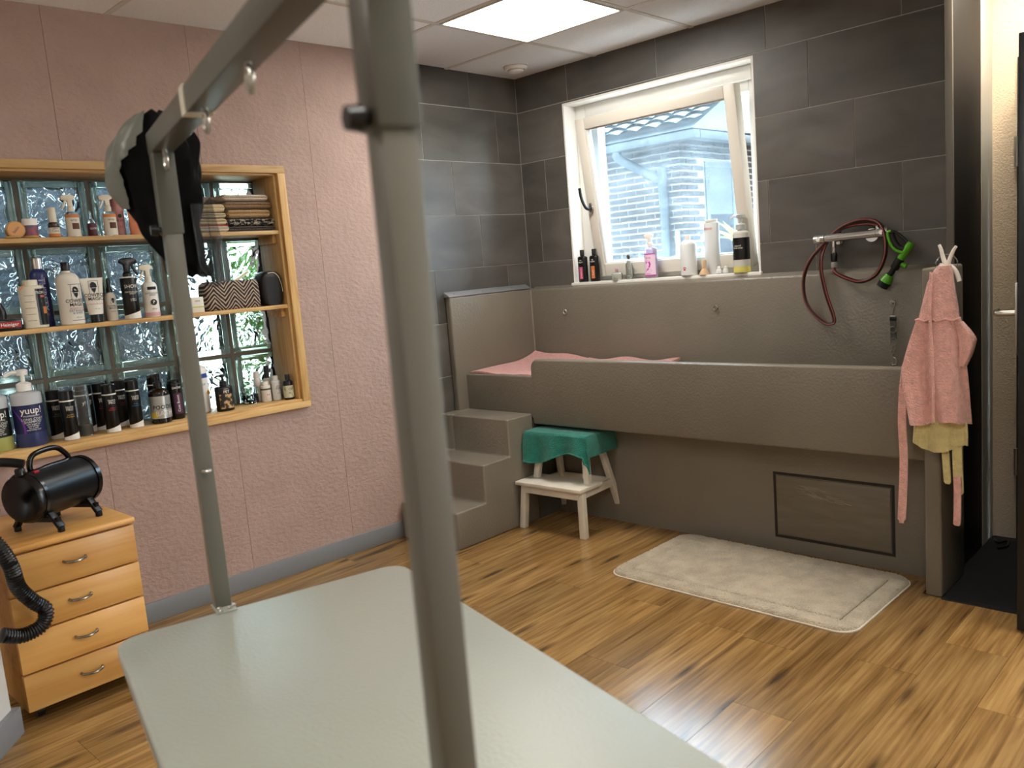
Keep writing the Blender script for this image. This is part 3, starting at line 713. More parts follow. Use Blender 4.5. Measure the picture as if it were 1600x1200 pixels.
for x in (.06, KX-.07):
    for y in (-.16, .16):
        ob('castor', Geo().cyl((x, y-.012, .026), (x, y+.012, .026), .0255).cyl((x, y, .03), (x, y, .055), .01), blk, cab)
# ------------------------------------------------------------------ dryer
dy = thing('pet_dryer', 'black cylindrical pet dryer with carry handle on the drawer cabinet', 'dryer', (.385, -2.985, .609), math.radians(28.5))
gl_b = mat('gloss black', '0b0c0e', .22)
met_b = mat('satin black metal', '14171b', .34, .3)
ZB = .128
def ycyl(r0, y0, y1, r1=None, n=36):
    return Geo().cyl((0, y0, ZB), (0, y1, ZB), r0, r1, n)
ob('barrel', ycyl(.084, -.112, .125), met_b, dy)
for y0, y1 in ((-.118, -.105), (.12, .138)): ob('collar', ycyl(.0885, y0, y1, None, 40), gl_b, dy)
ob('end_cap', Geo().tube([(0, -.118, ZB), (0, -.132, ZB), (0, -.142, ZB), (0, -.147, ZB), (0, -.149, ZB)], 0, 36, rad=lambda i, m: (.086, .084, .078, .06, .02)[i]), gl_b, dy)
ob('end_cap', Geo().tube([(0, .138, ZB), (0, .148, ZB), (0, .153, ZB)], 0, 36, rad=lambda i, m: (.086, .078, .05)[i]), gl_b, dy)
ob('carry_handle', Geo().tube(spline([(0, -.075, ZB+.08), (0, -.08, ZB+.115), (0, -.055, ZB+.138), (0, .02, ZB+.142), (0, .06, ZB+.125), (0, .085, ZB+.086), (0, .0, ZB+.082)], 7, closed=True), .0095, 10), gl_b, dy)
ob('knob', Geo().lathe([(.016, ZB+.078), (.016, ZB+.100), (.013, ZB+.104)], 20, (.0, -.125)), gl_b, dy)
sw_ = ob('switch', Geo().box(.018, .034, -.098, -.078, ZB+.078, ZB+.087), mat('red switch', 'a01418', .3), dy, bev=.003)
for y in (-.085, .09):
    ob('foot_bar', Geo().beam((0, y, .035), (0, y, .05), .18, .016), blk, dy)
    for sx in (-1, 1):
        ob('foot', Geo().add([(sx*.062, y-.014, .07), (sx*.062, y+.014, .07), (sx*.10, y+.014, .02), (sx*.10, y-.014, .02), (sx*.052, y-.014, .066), (sx*.052, y+.014, .066), (sx*.088, y+.014, .014), (sx*.088, y-.014, .014)], [(0, 1, 2, 3), (4, 7, 6, 5), (0, 3, 7, 4), (1, 5, 6, 2), (0, 4, 5, 1), (3, 2, 6, 7)]).lathe([(.012, .0), (.012, .018)], 12, (sx*.092, y)), met_b if sx > 0 else blk, dy, bev=.002)
hose_m = mat('ribbed black hose', '0e0f10', .3)
hp_ = spline([(.46, -3.19, .72), (.52, -3.27, .76), (.60, -3.29, .74), (.648, -3.245, .66), (.645, -3.215, .58), (.63, -3.20, .50), (.628, -3.165, .44), (.63, -3.135, .40), (.632, -3.155, .355), (.635, -3.215, .345), (.64, -3.27, .37)], 30)
# even steps, then ribs
acc = [0]
for a, b in zip(hp_, hp_[1:]): acc.append(acc[-1]+(b-a).length)
def samp(d):
    for i in range(len(acc)-1):
        if acc[i+1] >= d: t = (d-acc[i])/max(1e-9, acc[i+1]-acc[i]); return hp_[i].lerp(hp_[i+1], t)
    return hp_[-1]
n = int(acc[-1]/.0022); pts = [samp(acc[-1]*i/n) for i in range(n+1)]
tag(ob('dryer_hose', Geo().tube(pts, .02, 14, rad=lambda i, m: .0245 if (i//2) % 2 else .0205), hose_m, smooth=60), 'black ribbed dryer hose looping down in front of the drawers', 'hose')
tag(ob('air_tube', Geo().tube(spline([(.335, -3.05, .835), (.30, -3.12, .852), (.27, -3.22, .845), (.26, -3.4, .81)], 8), .016, 12), blk_soft), 'smooth black tube running behind the dryer', 'tube')
tag(ob('power_cord', Geo().tube(spline([(.20, -3.26, .93), (.22, -3.19, .885), (.24, -3.14, .855), (.255, -3.15, .81), (.27, -3.13, .765), (.30, -3.17, .745), (.33, -3.25, .70)], 8), .003, 8), blk), 'thin black power cord hanging above the dryer', 'cord')
# ------------------------------------------------------------------ mixer tap, hose, sprayer, leash
tp = thing('mixer_tap', 'chrome thermostatic bar mixer tap on the tiled wall', 'tap', (2.037, -.062, 1.392), 0)
tl = math.atan2(.01, .33)
ob('tap_body', Geo().cyl((-.115, 0, -.003), (.115, 0, .003), .0185, None, 24), chrome, tp)
for sx in (-1, 1):
    kn = ob('tap_knob', Geo().cyl((sx*.117, 0, sx*.004), (sx*.166, 0, sx*.006), .021, None, 20), chrome, tp)
    ob('knob_grip', Geo().cyl((sx*.142, -.018, sx*.005), (sx*.142, -.026, sx*.005), .011, .009, 16), white_pl, kn)
    ob('wall_rosette', Geo().cyl((sx*.075, .061, -.004), (sx*.075, .05, -.004), .03, None, 24).cyl((sx*.075, .05, -.004), (sx*.075, 0, -.004), .012), chrome, tp)
ob('diverter_button', Geo().cyl((.118, 0, .02), (.118, 0, .034), .008), chrome, tp)
ob('outlet', Geo().cyl((-.078, 0, -.015), (-.078, 0, -.045), .011), chrome, tp)
hb = mat('black hose rubber', '17100f', .4); hr = mat('red hose stripe', '8a3d33', .45)
hose = thing('garden_hose', 'black and red striped hose looped over the chrome mixer tap', 'hose')
hpts = [(1.959, -.062, 1.255), (1.972, -.085, 1.235), (2.012, -.10, 1.212), (2.089, -.10, 1.186), (2.159, -.10, 1.214), (2.199, -.10, 1.292), (2.20, -.095, 1.37), (2.17, -.06, 1.425), (2.12, -.03, 1.452), (2.05, -.03, 1.456), (1.97, -.035, 1.425), (1.91, -.07, 1.36), (1.858, -.10, 1.29), (1.826, -.10, 1.198), (1.839, -.10, 1.092), (1.907, -.10, 1.013), (1.952, -.10, .998), (1.965, -.095, 1.023), (1.926, -.09, 1.149), (1.906, -.085, 1.283), (1.925, -.045, 1.38), (1.99, -.024, 1.432), (2.08, -.02, 1.442), (2.15, -.024, 1.43), (2.19, -.045, 1.40), (2.212, -.06, 1.385)]
hs_ = spline(hpts, 8)
ob('hose_tube', Geo().tube(hs_, .0085, 10), hb, hose)
def off_path(P, r, ang):
    out = []; nrm = None
    for i, p in enumerate(P):
        t = (P[min(i+1, len(P)-1)]-P[max(i-1, 0)]).normalized()
        if nrm is None: nrm = t.orthogonal().normalized()
        nrm = (nrm-t*nrm.dot(t)).normalized(); b = t.cross(nrm)
        out.append(p+(nrm*math.cos(ang)+b*math.sin(ang))*r)
    return out
for a in (0, 2*PI/3, 4*PI/3): ob('hose_stripe', Geo().tube(off_path(hs_, .0064, a+.4), .0034, 6), hr, hose)
ob('hose_connector', Geo().lathe([(.012, 1.252), (.015, 1.256), (.015, 1.275), (.013, 1.28)], 16, (1.959, -.062)), mat('grey plastic', '8a8a88', .4), hose)
ob('hose_connector', Geo().lathe([(.0125, 1.28), (.0145, 1.284), (.0145, 1.318), (.012, 1.322)], 16, (1.959, -.062)), blk, hose)
ob('hose_connector', Geo().lathe([(.011, 1.322), (.011, 1.346), (.008, 1.348)], 16, (1.959, -.062)), steel, hose)
grn = mat('lime green plastic', '4f9a12', .35)
sp = thing('hose_sprayer', 'green and black garden sprayer hanging beside the mixer tap', 'sprayer')
yS = -.085
def P3(x, z, y=yS): return Vector((x, y, z))
A, B = P3(2.302, 1.335), P3(2.186, 1.168); dd = (B-A)
q = lambda t: A+dd*t
ob('body', Geo().cyl(q(-.04), q(.0), .013, .0165, 18).cyl(q(.0), q(.36), .0165, .0155, 18), grn, sp)
ob('barrel', Geo().cyl(q(.36), q(.60), .019, .018, 18).cyl(q(.60), q(.78), .012, .013, 16), blk, sp)
ob('spray_head', Geo().cyl(q(.76), q(.93), .019, .0265, 22), grn, sp)
ob('nozzle_face', Geo().cyl(q(.93), q(1.06), .027, .025, 22), blk_soft, sp)
ob('selector', Geo().cyl(q(.46)+Vector((.012, 0, -.004)), q(.46)+Vector((.034, 0, -.018)), .011, .012, 14), grn, sp)
ob('grip', Geo().tube(spline([q(.12), P3(2.262, 1.318), P3(2.238, 1.345), P3(2.222, 1.385)], 6), .0135, 12), blk_soft, sp)
ob('grip_inlay', Geo().tube(spline([q(.2)+Vector((-.002, -.012, 0)), P3(2.246, 1.313, yS-.012), P3(2.222, 1.345, yS-.012), P3(2.212, 1.39, yS-.012), P3(2.226, 1.398, yS-.01)], 6), .0065, 10), grn, sp)
ob('trigger', Geo().tube(spline([q(.02)+Vector((-.01, 0, .01)), P3(2.275, 1.36), P3(2.25, 1.385), P3(2.232, 1.395)], 6), .007, 8), blk, sp)
lea = thing('leash_strap', 'short grey bath leash with metal rings hanging on the back panel', 'leash', (2.219, -.064, 0))
web = mat('grey webbing', '4a4842', .8)
def ringt(cx, cz, r, tr=.0026, sx=1.0, y=-.004): return Geo().tube([(cx+r*sx*math.cos(t*PI/10), y, cz+r*math.sin(t*PI/10)) for t in range(20)], tr, 6, closed=True)
ob('wall_ring', ringt(0, 1.086, .011).cyl((0, .013, 1.09), (0, -.006, 1.09), .0035), steel, lea)
ob('snap_hook', Geo().tube(spline([(-.004, -.006, 1.082), (.006, -.006, 1.088), (.009, -.006, 1.075), (.002, -.006, 1.055), (.0, -.006, 1.03)], 5), .003, 8).box(-.012, .012, -.009, -.004, 1.022, 1.028), steel, lea)
ob('webbing', Geo().box(-.0125, .0125, -.007, -.003, .92, 1.024), web, lea); ob('buckle', Geo().box(-.014, .014, -.0095, -.0015, 1.005, 1.02), blk, lea, bev=.002)
ob('d_ring', ringt(0, .965, .014, .0028, 1, -.010), steel, lea); ob('d_ring', ringt(0, .912, .0145, .0028, 1, -.006), steel, lea)
for k in range(3): ob('chain_link', ringt(.003*(-1)**k, .885-.018*k, .010, .0025, .7, -.006-.002*(k % 2)), steel, lea)
ob('snap_hook', Geo().tube(spline([(0, -.006, .842), (.012, -.006, .83), (.010, -.006, .81), (-.006, -.006, .806), (-.01, -.006, .82)], 5), .0032, 8), steel, lea)
ob('leash_end', Geo().cyl((0, -.006, .806), (.002, -.006, .776), .006, .005), blk, lea)
# ------------------------------------------------------------------ hanger with towels at the bath end
hk = thing('white_hanger', 'white two-pronged plastic hanger holding the pink towel', 'hanger')
ob('prong', Geo().tube(spline([(2.622, -.70, 1.255), (2.612, -.70, 1.285), (2.606, -.702, 1.315), (2.60, -.704, 1.332)], 6), .006, 10, rad=lambda i, m: .0085-.004*i/m), white_pl, hk)
ob('prong', Geo().tube(spline([(2.626, -.70, 1.255), (2.634, -.70, 1.28), (2.646, -.702, 1.308), (2.656, -.704, 1.322)], 6), .006, 10, rad=lambda i, m: .0085-.004*i/m), white_pl, hk)
ob('hanger_arms', Geo().tube(spline([(2.572, -.70, 1.20), (2.59, -.70, 1.24), (2.622, -.70, 1.258), (2.65, -.70, 1.24), (2.664, -.70, 1.20)], 6), .008, 10), white_pl, hk)
ob('suction_cup', Geo().tube([(2.615+.036*math.cos(t*PI/12), -.672, 1.262+.033*math.sin(t*PI/12)) for t in range(24)], .002, 6, closed=True).cyl((2.615, -.668, 1.262), (2.615, -.672, 1.262), .012), clear, hk)
ob('hook_stem', Geo().cyl((2.605, -.70, 1.262), (2.575, -.66, 1.24), .005), white_pl, hk)
pt2 = mat('salmon pink terry', 'e6b0a6', .95, var=.1, vscale=45, bump=.9, bscale=170, sheen=.35)
TW = [(.69, 2.506, 2.703), (.715, 2.503, 2.702), (.785, 2.492, 2.698), (.856, 2.482, 2.694), (.925, 2.488, 2.688), (.997, 2.508, 2.683), (1.065, 2.53, 2.675), (1.11, 2.544, 2.665), (1.20, 2.567, 2.652), (1.235, 2.585, 2.648), (1.256, 2.603, 2.642)]
def drape(tab, z0, z1, nz, nt, yc, dep, fold, kf, ph=0, droop=0):
    rs = []
    for k in range(nz+1):
        z = z0+(z1-z0)*k/nz; a, b = interp(tab, z); c, hw = (a+b)/2, (b-a)/2; r_ = []
        s = (1-k/nz)
        for j in range(nt):
            t = 2*PI*j/nt; ct = math.cos(t); stn = math.sin(t)
            f = fold*(.35+.65*s)*(math.sin(kf*ct+ph+z*3)+.5*math.sin(2.3*kf*ct-ph+z*5))
            x = c+hw*math.copysign(abs(ct)**.8, ct); y = yc+dep*math.copysign(abs(stn)**.6, stn)+f*(1 if stn < 0 else .6)
            r_.append((x, y, z+droop*s*s*math.sin(3*ct+ph)))
        rs.append(r_)
    return Geo().rings(rs)
pt_ = thing('pink_towel', 'salmon pink hooded dog towel hanging at the end of the bath', 'towel')
ob('towel_body', drape(TW, .695, 1.075, 24, 56, -.722, .026, .020, 5.2, .4, .010), pt2, pt_)
HD = [(1.07, 2.535, 2.668)]+[r for r in TW if r[0] > 1.1]
ob('hood', drape(HD, 1.068, 1.258, 16, 48, -.724, .027, .006, 4, 1.0), pt2, pt_)
ob('hood_seam', Geo().tube([(2.531+.142*i/20, -.756+.012*abs(i/10-1)**3, 1.07+.003*math.sin(i)) for i in range(21)], .0035, 6), pt2, pt_)
ob('front_edge', Geo().tube(spline([(2.588, -.754, 1.24), (2.584, -.758, 1.1), (2.590, -.757, .95), (2.592, -.757, .8), (2.590, -.757, .70)], 8), .005, 8), pt2, pt_)
ob('sleeve', drape([(.905, 2.668, 2.692), (.95, 2.672, 2.712), (1.0, 2.668, 2.724), (1.03, 2.664, 2.705), (1.06, 2.655, 2.68)], .905, 1.06, 12, 28, -.722, .02, .004, 4), pt2, pt_)
ob('sleeve', drape([(.80, 2.474, 2.494), (.84, 2.470, 2.502), (.90, 2.478, 2.52), (.97, 2.50, 2.535)], .80, .97, 12, 28, -.728, .018, .003, 4), pt2, pt_)
def strap(pts, w, m, par, name='strap'):
    P = spline(pts, 8)
    return ob(name, Geo().sheet(lambda u, v: P[min(len(P)-1, int(round(v*(len(P)-1))))]+Vector(((u-.5)*w*(1 if v < .95 else .6), .003*math.cos((u-.5)*3), 0)), 4, len(P)-1, .006), m, par)
strap([(2.483, -.735, .83), (2.477, -.737, .70), (2.480, -.735, .55), (2.474, -.735, .40), (2.468, -.735, .302)], .030, pt2, pt_)
strap([(2.658, -.715, .50), (2.657, -.715, .40), (2.655, -.715, .315)], .026, pt2, pt_)
yc = mat('pale yellow terry', 'd3c58c', .95, var=.07, vscale=45, bump=.7, bscale=180, sheen=.3)
yt = thing('yellow_towel', 'pale yellow towel showing below the pink hooded towel', 'towel')
ob('towel_body', drape([(.585, 2.503, 2.66), (.60, 2.506, 2.695), (.65, 2.51, 2.695), (.72, 2.515, 2.69), (.85, 2.53, 2.67)], .60, .86, 16, 48, -.712, .009, .009, 7, 2, -.018), yc, yt)
strap([(2.612, -.705, .65), (2.616, -.705, .57), (2.622, -.705, .465)], .026, yc, yt)
strap([(2.655, -.706, .65), (2.656, -.706, .55), (2.660, -.706, .43)], .034, yc, yt)
# ------------------------------------------------------------------ bottles and jars
def prof(r, h, sh, nr, base=.004):
    hs = h*sh; p = [(r*.92, 0), (r, base), (r, hs)]
    for k in range(1, 7):
        t = PI/2*k/6; p.append((nr+(r-nr)*math.cos(t), hs+(h-hs)*.8*math.sin(t)))
    p.append((nr, h)); return p
def bottle(name, label, loc, rz, r, h, m, sh=.85, nr=None, cap=None, lab=None, sq=1.0, texts=(), cat='bottle', group=None, liquid=None, extra=None, base=None):
    t = thing(name, label, cat, loc, rz, group)
    ob('body', Geo().lathe(prof(r, h, sh, nr or r*.4), 28, sq=sq), m, t)
    if liquid: ob('liquid', Geo().lathe([(r*.9, .003), (r*.93, .006), (r*.93, liquid[0])], 24, sq=sq), liquid[1], t)
    if base: ob('base_band', Geo().add(*slant(r+.0006, base[0], base[1], sq)), base[2], t)
    if cap: ob('cap', Geo().lathe([(cap[0], h-.001), (cap[0], h+cap[1]-.002), (cap[0]*.92, h+cap[1])], 24, sq=cap[3] if len(cap) > 3 else 1.0), cap[2], t)
    lb = None
    if lab:
        z0, z1, lm = lab[:3]; an = lab[3] if len(lab) > 3 else PI
        lb = ob('label', band(r+.0006, z0, z1, -an, an, 24, sq), lm, t)
    for tx in texts: lettering(lb or t, tx[0], tx[1], tx[2], tx[3], r=r+.0014, sq=sq, bold=tx[4] if len(tx) > 4 else 0, rot=tx[5] if len(tx) > 5 else 0)
    return t
def slant(r, zl, zr, sq):
    n = 28; v = []
    for j in range(n):
        a = 2*PI*j/n; x, y = r*math.sin(a), -r*sq*math.cos(a); v += [(x, y, .001), (x, y, zl+(zr-zl)*(x/r*.5+.5))]
    return v, [(2*j, 2*((j+1) % n), 2*((j+1) % n)+1, 2*j+1) for j in range(n)]
def trigger(t, z, m, s=1.0, flip=1, lever=None):
    """spray head pointing to local -x (flip 1) or +x (-1)"""
    f = lambda p: [(flip*a*s, z+b*s) for a, b in p]
    ob('collar', Geo().lathe([(.014*s, z-.004), (.014*s, z+.014*s), (.009*s, z+.02*s)], 18), m, t)
    hd = [(-.034, .046), (-.034, .060), (-.018, .066), (.008, .066), (.022, .058), (.022, .05), (.009, .044), (.009, .016), (-.009, .016), (-.010, .040)]
    ob('spray_head', Geo().prism(f(hd), -.0085*s, .0085*s, 'y'), m, t, bev=.002*s)
    lv = [(-.012, .044), (-.020, .044), (-.030, .022), (-.036, .008), (-.031, .006), (-.022, .022)]
    ob('spray_lever', Geo().prism(f(lv), -.005*s, .005*s, 'y'), lever or m, t, bev=.0012*s)
def pump(t, z, m, s=1.0, flip=1):
    ob('collar', Geo().lathe([(.015*s, z-.002), (.015*s, z+.014*s), (.008*s, z+.018*s)], 18), m, t)
    ob('pump_stem', Geo().lathe([(.0045*s, z+.016*s), (.0045*s, z+.034*s)], 12), m, t)
    ob('pump_nozzle', Geo().lathe([(.011*s, z+.033*s), (.012*s, z+.043*s), (.008*s, z+.046*s)], 16).tube(spline([(0, 0, z+.039*s), (-flip*.022*s, 0, z+.040*s), (-flip*.034*s, 0, z+.034*s)], 4), .0042*s, 8), m, t)
SILL = WZ0+.0025
def sill(x, y=.03): return (x, y, SILL)
for k, (x, c, lb, tx) in enumerate(((.416, 'c5527a', 'black shampoo bottle with a pink label, leftmost on the window sill', 'premium'), (.505, 'd07a45', 'black shampoo bottle with an orange label on the window sill', 'fresh'))):
    t = bottle('shampoo_bottle', lb, sill(x, .02), 0, .033, .155, blk, .92, .013, (.0135, .034, blk), None, .62, (), group='black bottles on the window sill')
    l = ob('label', Geo().sheet(lambda u, v: (-.013+.026*u, -.0209+.0012*abs(u-.5), .018+.072*v), 4, 1), mat('label '+c, c, .5), t)
    lettering(l, tx, .016, .052, ink_w, y=-.0216, rot=PI/2); lettering(t, 'vet\nexpert', .013, .122, ink_w, y=-.0212)
t = thing('small_jar', 'small clear glass jar with a pink stopper on the window sill', 'jar', sill(.676, .0))
ob('body', Geo().lathe([(.028, 0), (.031, .004), (.031, .036), (.024, .042), (.024, .046)], 24), clear_g, t); ob('stopper', Geo().lathe([(.008, .046), (.010, .058), (.006, .066)], 16), mat('rose stopper', 'b98a90', .4), t)
t = thing('perfume_bottle', 'slim clear bottle with a dark stopper on the window sill', 'bottle', sill(.742, .03))
ob('body', Geo().lathe([(.017, 0), (.019, .003), (.019, .085), (.008, .1), (.008, .112)], 20), clear_g, t); ob('stopper', Geo().lathe([(.008, .112), (.009, .13), (.005, .136)], 16), mat('bronze', '4a3a2a', .4, .6), t)
mg = mat('magenta print', 'c23ca0', .5); mgl = mat('pale pink label', 'efd3ea', .5)
t = bottle('spray_bottle', 'clear trigger spray bottle with a pink label marked 2 on the window sill', sill(.907, .01), 0, .039, .175, mat('violet tinted plastic', 'e6d3f3', .15, trans=.6, ior=1.3), .86, .014, None, (.012, .135, mgl, 1.15), .75, (('2', .085, .062, mg, .012), ('spray', .016, .112, mg), ('lotion', .012, .025, mg)))
ob('label_border', band(.0402, .012, .018, -1.15, 1.15, 16, .75), mg, t); ob('label_border', band(.0402, .129, .135, -1.15, 1.15, 16, .75), mg, t)
trigger(t, .176, white_pl, 1.0, 1)
red = mat('red print', 'c83048', .5)
milky = mat('milky plastic', 'eef0ef', .35, trans=.15)
def paw(par, r, z, s, sq=1.0, x=0):
    g = Geo()
    for a, b, c in ((0, -.2, .42), (-.5, .35, .2), (-.18, .6, .22), (.18, .6, .22), (.5, .35, .2)):
        n = 12; o = len(g.v)
        for j in range(n):
            px_ = (a+c*math.cos(2*PI*j/n))*s+x; pz = z+(b+c*.85*math.sin(2*PI*j/n))*s; tt = px_/r
            g.v.append((r*math.sin(tt), -r*sq*math.cos(tt), pz))
        g.f.append(tuple(range(o, o+n)))
    me = bpy.data.meshes.new('paw_print'); me.from_pydata(g.v, [], g.f); return put('paw_print', me, red, par)
t = bottle('refill_bottle', 'milky white refill bottle with a red paw print on the window sill', sill(1.146, .01), 0, .044, .195, milky, .8, .014, (.0145, .02, white_pl)); paw(t, .0455, .036, .014)
t = bottle('refill_bottle', 'taller milky bottle with red print behind the white refill bottle', (1.262, .06, SILL), 0, .043, .272, milky, .97, .03, (.032, .012, white_pl), None, .7, (('PAW', .018, .235, red),)); paw(t, .0445, .235, .009, .7, -.026)
t = thing('nail_brush', 'tan wooden scrubbing brush with flared bristles on the window sill', 'brush', sill(1.243, -.0))
ob('brush_handle', Geo().lathe([(.010, .03), (.012, .05), (.013, .07), (.010, .078)], 16), mat('tan wood', 'd9b995', .5), t); ob('bristles', Geo().lathe([(.028, 0), (.027, .006), (.012, .032)], 20), mat('tan bristles', 'd6b48f', .8), t)
for k, x in enumerate((1.33, 1.368)):
    t = thing('tiny_bottle', ('left' if k == 0 else 'right')+' one of two tiny round white bottles on the window sill', 'bottle', sill(x, .0), 0, 'tiny white bottles on the sill')
    ob('body', Geo().lathe([(.012, 0), (.016, .004), (.016, .018), (.010, .026)], 18), milky, t); ob('cap', Geo().lathe([(.009, .025), (.009, .034), (.005, .038)], 14), white_pl, t)
t = bottle('soap_dispenser', 'pump bottle of yellow soap with a wide black label on the window sill', sill(1.462, .0), 0, .043, .215, mat('frosted plastic', 'eceadf', .3, trans=.35, ior=1.3), .9, .018, None, (.065, .175, blk, 1.7), .95, (('natural\nhand soap', .013, .13, ink_w),))
ob('soap', Geo().lathe([(.0432, .001), (.0434, .004), (.0434, .03)], 24, sq=.95), mat('yellow soap', 'd8cf6a', .3), t); pump(t, .216, mat('clear pump', 'e6ebe8', .2, trans=.5, ior=1.3), 1.7, 1)
# ------------------------------------------------------------------ things in the niche
NRZ = PI/2+PRZ
Z1, Z2, Z3 = 1.6345, 1.2895, .8355
def N_(y, off, z): return pw(off, y, z)
orange = mat('orange label', 'c97a3c', .5); cream = mat('cream label', 'd8cfbd', .5); brown_i = mat('brown print', '5a2f1f', .6)
t = thing('round_tin', 'round orange tin standing on its edge at the left of the top shelf', 'tin', N_(-2.853, -.05, Z1), NRZ)
ob('tin_body', Geo().cyl((0, .016, .034), (0, -.012, .034), .033, None, 28), mat('wood brown tin', 'b08a4e', .4), t)
ob('tin_lid', Geo().cyl((0, -.012, .034), (0, -.0145, .034), .029, None, 28), mat('peach lid', 'd29a62', .5), t); lettering(t, 'balm', .016, .034, mat('purple print', '5a4e6e', .6), y=-.0152, rot=.8)
t = bottle('small_jar', 'small white jar with a blue floral label on the top shelf', N_(-2.797, -.06, Z1), NRZ, .026, .062, white_pl, .99, .024, (.0265, .014, white_pl), (.006, .05, mat('blue label', '2f5876', .5, col2='b04848', vscale=60), 2.0), cat='jar')
t = bottle('nail_bottle', 'small amber bottle with a tall white cap on the top shelf', N_(-2.714, -.06, Z1), NRZ, .020, .062, mat('amber glass', '3a2214', .15, trans=.2), .85, .012, (.0145, .056, ivory), (.006, .04, cream, 1.5), texts=(('Skin\nCare', .013, .032, ink),)); ob('foot_label', band(.0209, .004, .016, -1.5, 1.5, 16), orange, t)
t0 = None
for y, s in ((-2.640, 'left'), (-2.498, 'right')):
    t = bottle('spray_bottle', '%s one of two clear orange-label trigger spray bottles on the top shelf' % s, N_(y, -.07, Z1), NRZ, .0265, .105, clear, .85, .012, None, (.004, .09, cream, 1.35), .8, group='clear orange-label spray bottles')
    ob('top_label', band(.0276, .078, .09, -1.2, 1.2, 14, .8), orange, t); ob('picture', band(.0278, .032, .056, -.3, .75, 10, .8), brown_i, t)
    lettering(t, 'spray', .012, .068, ink, r=.028, sq=.8); trigger(t, .106, ivory, .95, 1)
t = bottle('maroon_bottle', 'small maroon bottle with a clear nozzle on the top shelf', N_(-2.572, -.06, Z1), NRZ, .0185, .055, mat('maroon plastic', '4a1522', .3), .92, .012, None, None, texts=(('GLOSS', .010, .032, ink_w),)); ob('nozzle', Geo().lathe([(.013, .054), (.013, .064), (.005, .072), (.0025, .102)], 16), clear, t)
t = bottle('pink_tube_bottle', 'tall dusty pink bottle with a round black mark on the top shelf', N_(-2.447, -.115, Z1), NRZ, .0245, .155, mat('dusty pink print', 'b97a7a', .45, col2='c79a90', vscale=9), .98, .022, (.023, .014, mat('pink cap', 'c06a74', .4)))
ob('mark', Geo().cyl((0, -.0246, .085), (0, -.0255, .085), .008, None, 18), ink, t); lettering(t, 'PURE SCENT', .011, .066, ink, r=.026); lettering(t, '33', .014, .04, red, r=.026)
t = thing('treat_pouch', 'orange stand-up pouch beside the black cloth on the top shelf', 'pouch', N_(-2.392, -.07, Z1), NRZ)
rs = [[(.03*w_*math.cos(2*PI*j/24), .016*d_*math.sin(2*PI*j/24), z) for j in range(24)] for z, w_, d_ in ((0, .95, 1), (.03, 1, .95), (.07, .98, .6), (.1, 1, .25), (.115, 1, .06))]
ob('pouch_body', Geo().rings(rs), mat('coral orange', 'c8704c', .45, col2='cf8a5a', vscale=20), t); ob('pouch_top', Geo().box(-.03, .03, -.0012, .0012, .113, .125), mat('crimson print', 'a02c48', .5), t); lettering(t, 'treats', .013, .085, red, y=-.0135)
for y, s in ((-2.875, 'left'), (-2.81, 'right')):
    tag(ob('wooden_coaster', Geo().lathe([(.026, 0), (.028, .002), (.028, .006), (.026, .008)], 24), mat('light wood', 'b08a55', .5), None, N_(y, -.018, Z1)), '%s one of two small round wooden coasters at the front of the top shelf' % s, 'coaster', 'wooden coasters')
# folded towels
def towel_stack(w_, d_, h_, seed, layers=2):
    rr = random.Random(seed); n = 44; rs = []
    nx = 26
    for i in range(nx+1):
        u = i/nx; x = -w_/2+w_*u; e = min(u, 1-u); k = min(1, (e/.06)**.5) if e < .06 else 1
        r_ = []
        for j in range(n):
            t = 2*PI*j/n; c, s = math.cos(t), math.sin(t)
            y = d_/2*math.copysign(abs(c)**.45, c)*(.94+.06*k); z = h_/2+h_/2*math.copysign(abs(s)**.55, s)*k
            if c < 0 and layers > 1: y += .006*abs(math.cos(layers*PI*z/h_))**4*0+ .007*(1-abs(math.sin(layers*PI*z/h_)))**2
            z += .0022*noise.noise((x*22+seed, y*15, seed))*(1 if s > 0 else .2)
            z = max(0.0002, z)
            r_.append((x, y, z))
        rs.append(r_)
    return Geo().rings(rs)
def tmat(n, c, **k): return mat('towel '+n, c, .95, var=.07, vscale=30, bump=.6, bscale=160, sheen=.2, **k)
patt = mat('towel black white weave', '1d1815', .9, col2='a39a8d', vscale=70, stretch=(1, 1, 1.4), ramp=(.48, .56), detail=1, bump=.3, bscale=160)
TR_ = [('bottom', .245, .022, tmat('dark brown', '3d3029'), 'dark brown folded towel at the bottom of the right stack on the top shelf', .0),
       ('pat', .245, .030, patt, 'black and white patterned folded cloth in the right stack on the top shelf', .002),
       ('tan', .215, .036, tmat('tan', 'a58458'), 'tan folded towel with ruffled edge in the right stack on the top shelf', -.004),
       ('brown', .235, .030, tmat('brown', '86694a'), 'brown folded towel second from the top of the right stack', -.004),
       ('white', .225, .028, tmat('off white', 'c4b5a3'), 'off-white folded towel on top of the right stack on the top shelf', -.012)]
z = Z1
for k, (n_, w_, h_, m_, lb, dx) in enumerate(TR_):
    h_ *= 1.18
    tag(ob('folded_towel', towel_stack(w_, .155, h_, k+3), m_, None, N_(-1.895+dx, -.10, z), NRZ), lb, 'towel', 'folded towels on the top shelf'); z += h_*.97
TL_ = [(.215, .026, tmat('white', 'cdc0ac'), 'white folded towel with a red stripe at the bottom of the left stack'),
       (.20, .028, tmat('cream', 'c2b08a'), 'cream folded towel above the red-striped one on the top shelf'),
       (.20, .022, tmat('speckled', 'b8a98c', ), 'speckled beige folded towel third from the bottom of the left stack'),
       (.195, .034, tmat('cream light', 'c9b791'), 'plump cream folded towel on top of the left stack on the top shelf')]
z = Z1
